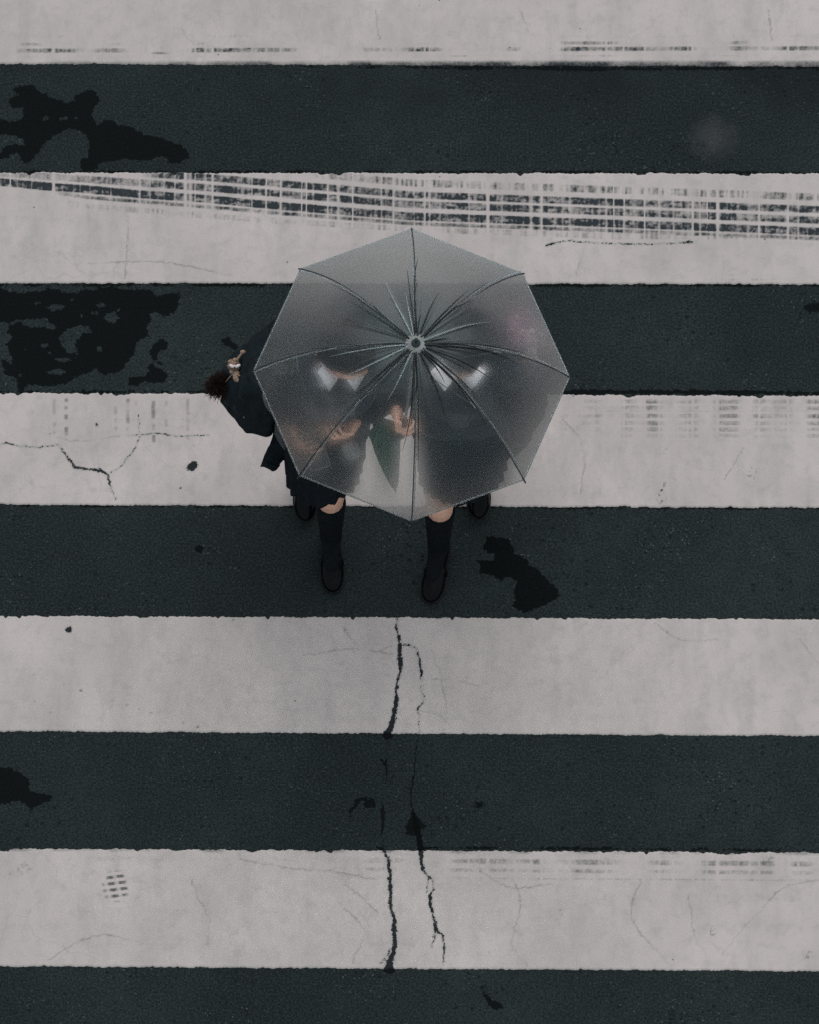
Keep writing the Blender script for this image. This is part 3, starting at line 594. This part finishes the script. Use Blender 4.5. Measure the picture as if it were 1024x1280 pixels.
    if P['style'] == 'bob':
        for i in range(230):
            a = rr.uniform(-math.pi*.5-2.55, -math.pi*.5+2.55) + math.pi   # azimuth, face side kept shorter
            front = max(0, -math.sin(a)); L = 1-front*.72 if front > .55 else 1
            pts = []; r0 = .0055*rr.uniform(.8, 1.3)
            for k in range(9):
                t = k/8; pol = t*math.pi*.52
                if t*L*1.0 < .62: pass
                th = min(t*L/.62, 1)*math.pi*.5
                rad = .083+.006*rr.random(); x = rad*math.sin(th)*math.cos(a); y = .018+rad*1.12*math.sin(th)*math.sin(a); z = .030+.090*math.cos(th)
                if t*L > .62: e = (t*L-.62)/.38; z = .030-e*.165; x *= 1+.10*math.sin(e*2.6); y = y*(1-.05*e)+.012*e
                pts.append(hM @ Vector((x, y, z)))
            tube(b, pts, [r0*(1.0 if k < 6 else (9-k)/3.2) for k in range(9)], 6)
    else:
        tie = Vector((0, .105, .055))
        for i in range(200):
            a = rr.uniform(0, 2*math.pi); th = math.pi*.5+rr.uniform(-.12, .42)*(1 if math.sin(a) > -.2 else .12)
            st = Vector((.079*math.sin(th)*math.cos(a), .016+.091*math.sin(th)*math.sin(a), .028+.086*math.cos(th)))
            pts = []
            for k in range(8):
                t = k/7; p = st.lerp(tie, t); c = Vector((0, .018, .026)); dd = p-c
                q = Vector((dd.x/.082, dd.y/.096, dd.z/.090)); ql = q.length
                if ql < 1.0 or t < .8: q = q/ql*(1.01+.02*rr.random()) if ql > 1e-4 else q; p = c+Vector((q.x*.082, q.y*.096, q.z*.090))
                pts.append(hM @ p)
            pts[-1] = hM @ tie; tube(b, pts, [.0045]*7+[.003], 6)
        ell(b, tie+V(0, .012, .006), (.026, .024, .024), M=hM)
        for i in range(110):                           # bun of looped strands, then the tail
            j = lambda s_: V(rr.gauss(0, s_), rr.gauss(0, s_), rr.gauss(0, s_))
            if i < 60:
                a = rr.uniform(0, 6.28); R_ = rr.uniform(.018, .042); ph = rr.uniform(-1, 1)
                pts = [hM @ (tie+V(0, .030, .012)+V(R_*math.cos(a+u), .018*math.sin(2*u+ph), R_*math.sin(a+u))+j(.002)) for u in [k*.5 for k in range(9)]]
                tube(b, pts, [.002+.003*math.sin(math.pi*k/8) for k in range(9)], 6)
            else:
                e = V(rr.gauss(.05, .025), .12+rr.gauss(0, .012), -.16+rr.gauss(0, .03)); m_ = V(rr.gauss(.02, .02), .155+rr.gauss(0, .012), -.03)
                tube(b, [hM @ p for p in spline([tie+V(0, .02, 0), tie+V(0, .05, .0)+j(.012), m_, e], 8)], [.004]*6+[.003, .002, .001], 6)
    ch('hair', b, P['hairm'])
    return body, mid
A = P = None
# left walker: bob hair, cardigan with grey vest, looking at what she holds
PL = dict(head=(-.214, .018, 1.470), hx=.58, hy=.10, hz=.25, neck=(-.240, .028, 1.340), chest=(-.262, .040, 1.205), pelvis=(-.315, .045, .86),
    armR=((-.435, .03, 1.265), (-.475, .035, 1.02), (-.415, -.085, 1.05), (.25, -1, .12), (.75, .2, .25), .62, -1, .6),
    armL=((-.095, .03, 1.265), (-.070, .035, 1.02), (-.185, -.065, 1.07), (-.55, -.9, .05), (-.45, .45, .45), .75, 1, .6),
    legR=((-.395, .05, .83), (-.392, -.015, .46), (-.388, .150, .145), (0, -.98, -.50), (-.388, .185, .118)),
    legL=((-.250, .04, .83), (-.290, -.125, .465), (-.292, -.125, .095), (.02, -1, 0), (-.290, -.080, .0)),
    hem=.5, hemc=(-.318, -.015, .580), hw=.145, hd=.185, cw=.088, vest=.062, jackm=KNIT, vestm=VEST, ribm=KNIT, jacklab='dark cardigan open over a grey knit vest', hairm=HAIRB, style='bob', seed=3)
person(PL, 'person in dark cardigan and grey vest holding a phone, beside the navy shoulder bag')
PR = dict(head=(.184, .026, 1.472), hx=.52, hy=-.05, hz=-.12, neck=(.172, .028, 1.340), chest=(.175, .040, 1.205), pelvis=(.182, .05, .86),
    armR=((.008, .03, 1.265), (-.035, .045, 1.015), (-.047, -.055, 1.155), (.05, -1, .05), (1, 0, .05), 1.05, -1, .95),
    armL=((.345, .04, 1.265), (.415, .10, 1.045), (.465, .200, .905), (.08, .35, -1), (-.9, .3, 0), 1.15, 1, .9),
    legR=((.105, .04, .83), (.112, -.160, .47), (.108, -.165, .095), (-.20, -1, 0), (.122, -.125, .0)),
    legL=((.255, .06, .83), (.248, .0, .46), (.254, .160, .145), (.03, -.98, -.50), (.252, .195, .118)),
    hem=.5, hemc=(.188, -.01, .60), hw=.170, hd=.190, cw=.100, vest=.04, jackm=BLAZER, vestm=KNIT, ribm=BLAZER, jacklab='dark navy blazer with white shirt collar', hairm=HAIRM, style='tail', seed=8)
person(PR, 'person in navy blazer with tied black hair holding the clear umbrella by its handle')

# cloth tail hanging beside the left walker
def flap(name, pts, mat, parent=None, lab=None, th=.006):
    b = bmesh.new(); vs = [b.verts.new(p) for p in pts]; b.faces.new(vs)
    bmesh.ops.subdivide_edges(b, edges=b.edges[:], cuts=3, use_grid_fill=True); bmesh.ops.triangulate(b, faces=b.faces[:])
    bmesh.ops.subdivide_edges(b, edges=b.edges[:], cuts=2, use_grid_fill=True)
    for v in b.verts: v.co += V(.0, .012*math.sin(v.co.x*60+v.co.z*14), .006*math.sin(v.co.x*80))
    return mk(name, b, mat, parent, mods=[('SOLIDIFY', dict(thickness=th))])
me_l = [o for o in S.objects if o.name == 'person'][0]
flap('blazer_tail', [(-.40, .10, .93), (-.36, -.03, .93), (-.405, -.075, .68), (-.455, -.055, .655), (-.49, -.085, .665), (-.545, -.10, .660), (-.50, .02, .72), (-.48, .08, .80)], SKIRT, me_l)

# ------------------------------------------------------------------ bags
def hullbag(name, pts, r, mat, lab, disp=.02):
    b = bmesh.new()
    for p in pts: ell(b, p, (r, r, r), sub=2)
    res = bmesh.ops.convex_hull(b, input=b.verts[:])
    bmesh.ops.delete(b, geom=[v for v in b.verts if not v.link_faces], context='VERTS')
    o = mk(name, b, mat, mods=remesh(.006, 4, disp, .09)); tag(o, lab, 'bag'); return o
bagL = hullbag('shoulder_bag', [(-.585,.045,.735),(-.52,.03,.735),(-.670,.140,.75),(-.668,.20,.78),(-.625,.275,.84),(-.47,.33,.79),(-.51,.07,.99),(-.45,.33,1.03),(-.53,.16,1.0),(-.575,.10,.93)], .028, BAGM,
    'big dark navy shoulder bag with furry charms hanging at the left walker\'s side', .045)
def strap(name, ctrl, w_, mat, parent, n=24, fl=.18, up=None):
    b = bmesh.new(); tube(b, spline(ctrl, n), w_, 10, fl, up=up); return mk(name, b, mat, parent)
s1 = strap('shoulder_strap', [(-.51,.07,1.0),(-.47,-.03,1.12),(-.435,-.05,1.26),(-.415,.02,1.348),(-.43,.12,1.30),(-.455,.2,1.18),(-.46,.30,1.04)], .021, BAGM, bagL, up=None)
strap('back_strap', [(-.46,.24,1.12),(-.42,.165,1.27),(-.36,.135,1.33),(-.295,.125,1.345),(-.27,.135,1.30)], .014, BAGM, bagL)
strap('grab_handle', [(-.50,.10,1.02),(-.52,.12,1.09),(-.51,.2,1.10),(-.48,.26,1.04)], .010, BAGM, bagL, fl=.6)
b = bmesh.new(); tube(b, spline([(-.60,.05,.80),(-.655,.15,.84),(-.615,.25,.87)], 16), .003, 6); mk('zip', b, METAL, bagL)
# pale ladder buckle on the strap where it lies on the shoulder
for k, (x0, y0, x1, y1) in enumerate([(-.452,.058,-.432,.062),(-.456,.058,-.456,.030),(-.456,.030,-.438,.026),(-.437,.027,-.440,.002),(-.462,-.004,-.442,-.002),(-.425,.056,-.419,-.004),(-.402,.060,-.398,.002),(-.415,.062,-.389,.064)]):
    if k == 0: bb = bmesh.new()
    cap(bb, (x0, y0, 1.352-abs(x0+.415)*.25), (x1, y1, 1.352-abs(x1+.415)*.25), .0032, .0032, 8)
mk('buckle', bb, GREYP, bagL)
bagR = hullbag('school_bag', [(.375,.03,.53),(.415,.10,.53),(.375,.33,.54),(.49,.33,.54),(.385,.05,.77),(.455,.08,.76),(.385,.33,.79),(.47,.32,.78),(.475,.2,.60)], .032, BAGM2,
    'dark bag carried low in the right walker\'s left hand', .025)
for x in (.41, .45): strap('handle', [(x-.01,.12,.80),(x+.01,.16,.86),(.475+.1*(x-.47),.225,.865),(x+.01,.29,.86),(x-.01,.32,.80)], .009, BAGM2, bagR, fl=.7)
b = bmesh.new(); tube(b, spline([(.42,.04,.80),(.425,.2,.82),(.42,.34,.815)], 16), .003, 6); mk('zip', b, BLACKM, bagR)
pack = hullbag('backpack', [(.20,.17,1.0),(.33,.17,1.0),(.19,.17,1.30),(.31,.17,1.30),(.21,.26,.99),(.33,.27,.99),(.21,.25,1.24),(.32,.26,1.24)], .035, BAGM, 'navy backpack on the right walker\'s back behind the left shoulder', .02)
strap('shoulder_strap', [(.34,.16,1.30),(.32,.08,1.350),(.315,.0,1.33),(.32,-.085,1.22),(.335,-.06,1.10),(.345,.10,1.0)], .018, BAGM, pack)
strap('shoulder_strap', [(.22,.16,1.32),(.10,.10,1.345),(.05,.03,1.335),(.045,-.075,1.22),(.03,-.04,1.10),(.1,.12,1.0)], .016, BAGM, pack)
# ------------------------------------------------------------------ charms
def fur(bm, c, R, n, L, rr, squash=(1, 1, 1), w_=.0016):
    for i in range(n):
        d = Vector((rr.gauss(0,1), rr.gauss(0,1), rr.gauss(0,1))).normalized(); s = c+Vector((d.x*squash[0], d.y*squash[1], d.z*squash[2]))*R*.75
        e = s+(d+V(rr.gauss(0,.35), rr.gauss(0,.35), rr.gauss(0,.35)-.2))*L*rr.uniform(.6, 1.2)
        cap(bm, s, e, w_, w_*.3, 4)
rr = random.Random(4)
def sphere_cluster(parts):
    b = bmesh.new()
    for c, r in parts: ell(b, c, r if isinstance(r, tuple) else (r, r, r), sub=2)
    return b
b = sphere_cluster([((-.690,.165,.83), .026), ((-.665,.17,.835), .018)]); fur(b, V(-.690,.165,.83), .036, 1500, .022, rr, (1.15, .9, .9)); fur(b, V(-.660,.172,.835), .020, 400, .016, rr)
o = mk('fur_charm', b, BROWNF); tag(o, 'dark brown furry pompon hanging off the outer side of the navy bag', 'bag charm')
b = bmesh.new(); tube(b, spline([(-.670,.168,.85),(-.64,.18,.90),(-.60,.16,.92)], 8), .002, 6); mk('cord', b, BEIGE, o)
b = sphere_cluster([((-.640,.215,.905), (.020,.018,.020)), ((-.628,.175,.895), (.014,.024,.014)), ((-.634,.228,.92), .008), ((-.652,.222,.92), .007), ((-.61,.145,.895), (.010,.013,.010)), ((-.618,.155,.90), .010), ((-.645,.19,.90), .009), ((-.605,.255,.93), (.010,.008,.008))])
cap(b, (-.635,.22,.91), (-.608,.252,.93), .006, .003, 8); fur(b, V(-.638,.213,.905), .022, 350, .007, rr)
o = mk('plush_charm', b, BEIGE, mods=()); tag(o, 'small beige plush toy charm with white bow dangling from the navy bag', 'bag charm')
b = bmesh.new()
for s in (-1, 1): ell(b, (-.634+s*.011, .203, .922), (.011, .006, .007), Matrix.Rotation(s*.5, 3, 'Z'), sub=2)
ell(b, (-.634,.203,.925), (.004,.004,.004), sub=2); mk('bow', b, WHITEP, o)
b = sphere_cluster([((.325,.400,.86), (.030,.032,.030)), ((.305,.425,.88), (.012,.014,.018)), ((.345,.425,.88), (.012,.014,.018)), ((.345,.355,.84), (.024,.034,.028))]); fur(b, V(.325,.40,.86), .034, 700, .012, rr); fur(b, V(.345,.355,.84), .03, 500, .012, rr)
o = mk('pink_plush_charm', b, PINK); o.location = (.04, -.155, .33); tag(o, 'fluffy pink plush charm hanging beside the navy backpack', 'bag charm')
b = bmesh.new(); tube(b, spline([(.325,.385,.88),(.305,.39,.91),(.275,.38,.90)], 8), .002, 6); mk('cord', b, PINK, o)
b = sphere_cluster([((.395,.335,.86), (.032,.030,.028)), ((.380,.365,.875), .012), ((.415,.365,.875), .012), ((.41,.30,.85), (.024,.024,.02))]); fur(b, V(.395,.335,.86), .036, 800, .012, rr)
o = mk('white_plush_charm', b, WHITEP); o.location = (.025, -.135, .30); tag(o, 'fluffy white plush charm hanging next to the pink one by the backpack', 'bag charm')
b = bmesh.new(); tube(b, spline([(.385,.345,.89),(.35,.35,.93),(.305,.345,.93)], 8), .002, 6); mk('cord', b, WHITEP, o)
# ------------------------------------------------------------------ phone and pouch
def rbox(c, h, rot, bev, mat, name, parent=None):
    b = bmesh.new(); bmesh.ops.create_cube(b, size=2, matrix=Matrix.Translation(c) @ rot.to_4x4() @ Matrix.Diagonal((*h, 1)))
    return mk(name, b, mat, parent, mods=[('BEVEL', dict(width=bev, segments=3))])
pr = Matrix.Rotation(.35, 3, 'Z') @ Matrix.Rotation(.55, 3, 'X')
ph = rbox((-.338, -.185, 1.065), (.038, .072, .005), pr, .004, CASE, 'phone'); tag(ph, 'slim phone in a clear grey case held in front of the left walker', 'phone')
rbox(Vector((-.338, -.185, 1.065))+pr @ V(0, 0, .0056), (.0335, .066, .0012), pr, .001, SCREEN, 'screen', ph)
for y in (.05,):
    b = bmesh.new(); cap(b, Vector((-.338, -.185, 1.065))+pr @ V(.02, -y, .007), Vector((-.338, -.185, 1.065))+pr @ V(.02, -y, .0075), .005, .005, 12); mk('camera_lens', b, PLAST, ph)
b = bmesh.new(); ell(b, (-.212, -.165, 1.03), (.034, .030, .040)); ell(b, (-.205, -.18, 1.02), (.03, .026, .035))
po = mk('pouch', b, GREYP, mods=remesh(.004, 3, .008, .03)); tag(po, 'small soft grey pouch in the left walker\'s other hand', 'pouch')
# ------------------------------------------------------------------ closed green umbrella on the left walker's arm
gT, gB = V(-.105, -.020, 1.00), V(-.052, -.045, .33)
ax = (gB-gT); b = bmesh.new(); R = []
def fr(t): return gT+ax*t
q = ax.to_track_quat('Z', 'Y')
for k in range(25):
    t = k/24
    rad = .010+.040*((t/.18) if t < .18 else max(0, 1-(t-.18)/.82)**.8)
    R.append([b.verts.new(fr(.08+.86*t)+q @ Vector((rad*(1+.22*math.sin(8*a+3*t))*math.cos(a+t*1.2), rad*(1+.22*math.sin(8*a+3*t))*math.sin(a+t*1.2), 0))) for a in [2*math.pi*i/64 for i in range(64)]])
_rings(b, R); b.faces.new(R[0]); b.faces.new(R[-1])
gu = mk('closed_umbrella', b, GREEN); tag(gu, 'closed green umbrella hanging point down between the two walkers', 'umbrella')
b = bmesh.new(); cap(b, fr(.92), fr(1.03), .006, .003, 10); mk('ferrule', b, BLACKM, gu)
b = bmesh.new(); pts = [fr(.1), fr(-.02), fr(-.1)] + [fr(-.1)+V(0, .04-.04*math.cos(a), .04*math.sin(a)) for a in (.6, 1.2, 1.8, 2.4, 3.0)] + [fr(-.1)+V(0, .082, -.03)]
tube(b, pts, .010, 10); mk('handle', b, BLACKM, gu)
b = bmesh.new(); tube(b, [fr(.30)+q @ V(.046*math.cos(a), .046*math.sin(a), .01*math.sin(a)) for a in [2*math.pi*k/24 for k in range(25)]], .007, 6, .3); mk('tie_band', b, GREEN, gu)
# ------------------------------------------------------------------ clear umbrella
def m_vinyl(name, milk, gl=1.0, dark=1.0):
    t = NT(name); co = t.n('TexCoord').outputs['Object']
    n1 = t.noise(co, 9, 4); n2 = t.noise(co, 420, 2, .6); drops = t.n('TexVoronoi', {'Vector': co, 'Scale': 210.0}).outputs['Distance']
    bp = t.bump(t.math('ADD', t.math('MULTIPLY', n2, .5), t.math('MULTIPLY', n1, 2.0)), .35, .0012)
    lw = t.n('LayerWeight', {'Blend': .5}).outputs['Facing']
    thin = t.n('BsdfTransparent', {'Color': (.97*dark, .99*dark, .995*dark, 1)}).outputs[0]
    ref = t.n('BsdfGlass', {'Color': (.98*dark, .995*dark, dark, 1), 'Roughness': .62, 'IOR': 1.06}, distribution='MULTI_GGX').outputs[0]
    ref2 = t.n('BsdfGlass', {'Color': (.98*dark, .995*dark, dark, 1), 'Roughness': .95, 'IOR': 1.17}, distribution='MULTI_GGX').outputs[0]
    ref = t.n('MixShader', {0: t.mr(lw, .05, .36, .0, .92, True), 1: ref, 2: ref2}).outputs[0]
    tr = t.n('MixShader', {0: t.mr(lw, .0, .25, .48, .90, True), 1: thin, 2: ref}).outputs[0]
    col = (.78, .85, .86, 1)
    milkS = t.n('MixShader', {0: .70, 1: t.n('BsdfDiffuse', {'Color': col, 'Normal': bp}).outputs[0], 2: t.n('BsdfTranslucent', {'Color': col}).outputs[0]}).outputs[0]
    f = t.math('ADD', milk, t.math('ADD', 0.0, t.math('MULTIPLY', t.math('POWER', lw, 2.4), .27))); f = t.math('MULTIPLY', f, t.mr(n1, .3, .7, .8, 1.2)); f = t.math('MULTIPLY', f, t.mr(t.noise(co, 210, 2, .7), .3, .7, .55, 1.45), clamp=True)
    s = t.n('MixShader', {0: f, 1: tr, 2: milkS}).outputs[0]
    fr_ = t.math('ADD', .035, t.math('MULTIPLY', t.math('POWER', lw, 5.0), .9)); g = t.n('BsdfGlossy', {'Color': (.80, .96, 1, 1), 'Roughness': .36, 'Normal': bp}).outputs[0]
    s = t.n('MixShader', {0: t.math('MULTIPLY', fr_, .95*gl, clamp=True), 1: s, 2: g}).outputs[0]
    m = t.done(s); return m
VIN = m_vinyl('clear_vinyl', .003); SEAM = m_vinyl('vinyl_seam', .02, .9, .92)
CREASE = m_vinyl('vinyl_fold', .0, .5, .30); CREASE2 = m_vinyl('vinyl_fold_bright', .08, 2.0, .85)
RB, HD, NR = .557, .270, 8
root = bpy.data.objects.new('umbrella', None); link(root)
root.location = (.022, -.137, 1.93); root.rotation_euler = (0, math.radians(3.0), 0)
tag(root, 'open see-through vinyl umbrella with eight black ribs held over the two walkers', 'umbrella')
def zr(r): return -HD*(r/RB)**2.7
rr = random.Random(12); A0 = math.radians(90)
def ribp(i, r, dz=0, off=0):
    a = A0+i*2*math.pi/NR; return Vector((r*math.cos(a)-off*math.sin(a), r*math.sin(a)+off*math.cos(a), zr(r)+dz))
NTt, NS = 110, 44
folds = [[(.5+rr.uniform(-.06,.06), rr.uniform(.45,.75), .0040), (.13+rr.uniform(-.03,.03), .55, .0028), (.87+rr.uniform(-.03,.03), .5, .0028), (.30+rr.uniform(-.04,.04), rr.uniform(.2,.35), .0020), (.7+rr.uniform(-.04,.04), rr.uniform(.2,.35), .0020)] for _ in range(NR)]
b = bmesh.new(); rings = []
for k in range(NTt+1):
    t = k/NTt; r = .016+(RB-.016)*t; ring = []
    for i in range(NR):
        p0, p1 = ribp(i, r), ribp(i+1, r); wd = (p1-p0).length
        for j in range(NS):
            s = j/NS; p = p0.lerp(p1, s)
            sag = 4*s*(1-s); p += V(0, 0, -.012*sag*math.sin(math.pi*t)**1.0*(.5+.5*t))
            for fs, fe, am in folds[i]:
                d = abs(s-fs)*wd; am *= .6; p.z += am*math.exp(-(d/.0045)**2)*max(0, 1-t/fe)**.6*1.2 - am*.6*math.exp(-(d/.014)**2)*max(0, 1-t/fe)
            wv = mnoise.noise(Vector((p.x*7, p.y*7, 3.1)))*.006+mnoise.noise(Vector((p.x*22, p.y*22, 1.7)))*.0015
            p.z += wv*sag*min(1, t*2)
            ring.append(b.verts.new(p))
    rings.append(ring)
_rings(b, rings); bmesh.ops.recalc_face_normals(b, faces=b.faces[:])
if sum(f.normal.z for f in b.faces) < 0: bmesh.ops.reverse_faces(b, faces=b.faces[:])
mk('canopy', b, VIN, root)
def ribbon(b, P, ups, w0, w1):
    prev = None
    for k, (p, u) in enumerate(zip(P, ups)):
        wv = w0+(w1-w0)*k/(len(P)-1); c = (b.verts.new(p-u*wv/2), b.verts.new(p+u*wv/2))
        if prev: b.faces.new((prev[0], prev[1], c[1], c[0]))
        prev = c
for i in range(NR):
    a = A0+i*2*math.pi/NR; tg = Vector((-math.sin(a), math.cos(a), 0)); rs = [.02+(RB-.022)*k/60 for k in range(61)]
    b = bmesh.new(); off = rr.uniform(-.003, .003)
    ribbon(b, [ribp(i, r, .0022+.0006*math.sin(r*90+i), .008+off) for r in rs], [tg]*61, .003, .005); mk('seam', b, SEAM, root, mods=[('SOLIDIFY', dict(thickness=.0006))])
    b = bmesh.new(); tube(b, [ribp(i, .012+(RB+.004-.012)*k/50, -.0026) for k in range(51)], [.0023]*50+[.0018], 8); rb = mk('rib', b, BLACKM, root)
    b = bmesh.new(); cap(b, ribp(i, RB-.006, -.004), ribp(i, RB+.008, -.003), .0034, .003, 10); mk('rib_tip', b, BLACKM, rb)
    b = bmesh.new(); cap(b, ribp(i, .275, -.006), ribp(i, .300, -.0065), .0032, .0032, 10); mk('joint', b, METAL, rb)
    b = bmesh.new(); tube(b, [Vector((.012*math.cos(a), .012*math.sin(a), -.185)), ribp(i, .29, -.012)], .0014, 6); mk('stretcher', b, BLACKM, root)
# gathered folds of loose vinyl that lie next to the ribs and in the panel middles
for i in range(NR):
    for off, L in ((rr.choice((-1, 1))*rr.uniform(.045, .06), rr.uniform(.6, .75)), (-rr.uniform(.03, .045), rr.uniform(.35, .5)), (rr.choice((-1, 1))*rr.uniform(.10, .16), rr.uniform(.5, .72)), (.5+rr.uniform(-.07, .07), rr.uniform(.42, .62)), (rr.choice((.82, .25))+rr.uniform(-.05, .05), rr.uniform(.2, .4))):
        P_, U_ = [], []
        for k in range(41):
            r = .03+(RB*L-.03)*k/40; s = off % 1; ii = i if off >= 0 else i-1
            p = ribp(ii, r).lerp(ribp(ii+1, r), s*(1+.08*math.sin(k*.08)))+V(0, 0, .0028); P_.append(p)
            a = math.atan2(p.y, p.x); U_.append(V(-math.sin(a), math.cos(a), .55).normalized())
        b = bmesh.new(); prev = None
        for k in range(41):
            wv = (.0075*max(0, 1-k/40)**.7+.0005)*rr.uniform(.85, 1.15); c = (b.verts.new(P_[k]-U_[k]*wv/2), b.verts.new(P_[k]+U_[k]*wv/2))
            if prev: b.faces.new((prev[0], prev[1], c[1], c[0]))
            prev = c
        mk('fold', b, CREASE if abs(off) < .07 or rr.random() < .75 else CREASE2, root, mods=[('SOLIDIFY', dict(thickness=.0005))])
# hem
b = bmesh.new()
for i in range(NR):
    ribbon(b, [ribp(i, RB, .0012).lerp(ribp(i+1, RB, .0012), k/20) for k in range(21)], [Vector((math.cos(A0+(i+.5)*math.pi/4), math.sin(A0+(i+.5)*math.pi/4), -1.1)).normalized()]*21, .006, .006)
mk('hem', b, SEAM, root, mods=[('SOLIDIFY', dict(thickness=.0008))])
# hub: scalloped rosette, cap, ferrule; shaft, runner, grip
ROS = simple('milky_rosette', (.20, .215, .215), .6, .25, .25, 60, .3)
b = bmesh.new(); R = []
for r in (.012, .020, .028, .034, .037):
    R.append([b.verts.new((r*(1+.05*math.cos(16*a)*(r/.037)**2)*math.cos(a), r*(1+.05*math.cos(16*a)*(r/.037)**2)*math.sin(a), .006+.0008*math.cos(16*a)*(r/.037)-.10*r*r/.037)) for a in [2*math.pi*k/128 for k in range(128)]])
_rings(b, R); mk('rosette', b, ROS, root, mods=[('SOLIDIFY', dict(thickness=.001))])
b = bmesh.new(); loft(b, [((0,0,.004), .016, .016, 2), ((0,0,.010), .0155, .0155, 2), ((0,0,.014), .011, .011, 2), ((0,0,.016), .007, .007, 2), ((0,0,.040), .0062, .0062, 2), ((0,0,.046), .004, .004, 2)], 28); mk('ferrule', b, PLAST, root)
b = bmesh.new(); cap(b, (0,0,.005), (0,0,-.70), .005, .005, 14); mk('shaft', b, METAL, root)
b = bmesh.new(); cap(b, (0,0,-.165), (0,0,-.205), .010, .012, 16); mk('runner', b, PLAST, root)
b = bmesh.new(); pts = [(0,0,-.70), (0,0,-.76), (0,0,-.80), (0,0,-.83)] + [(-.028+.028*math.cos(a_), -.004*a_, -.83-.030*math.sin(a_)) for a_ in (.5, 1.0, 1.6, 2.2, 2.8, 3.2)] + [(-.057, -.014, -.815)]
tube(b, pts, .0105, 14); mk('crook_handle', b, PLAST, root)
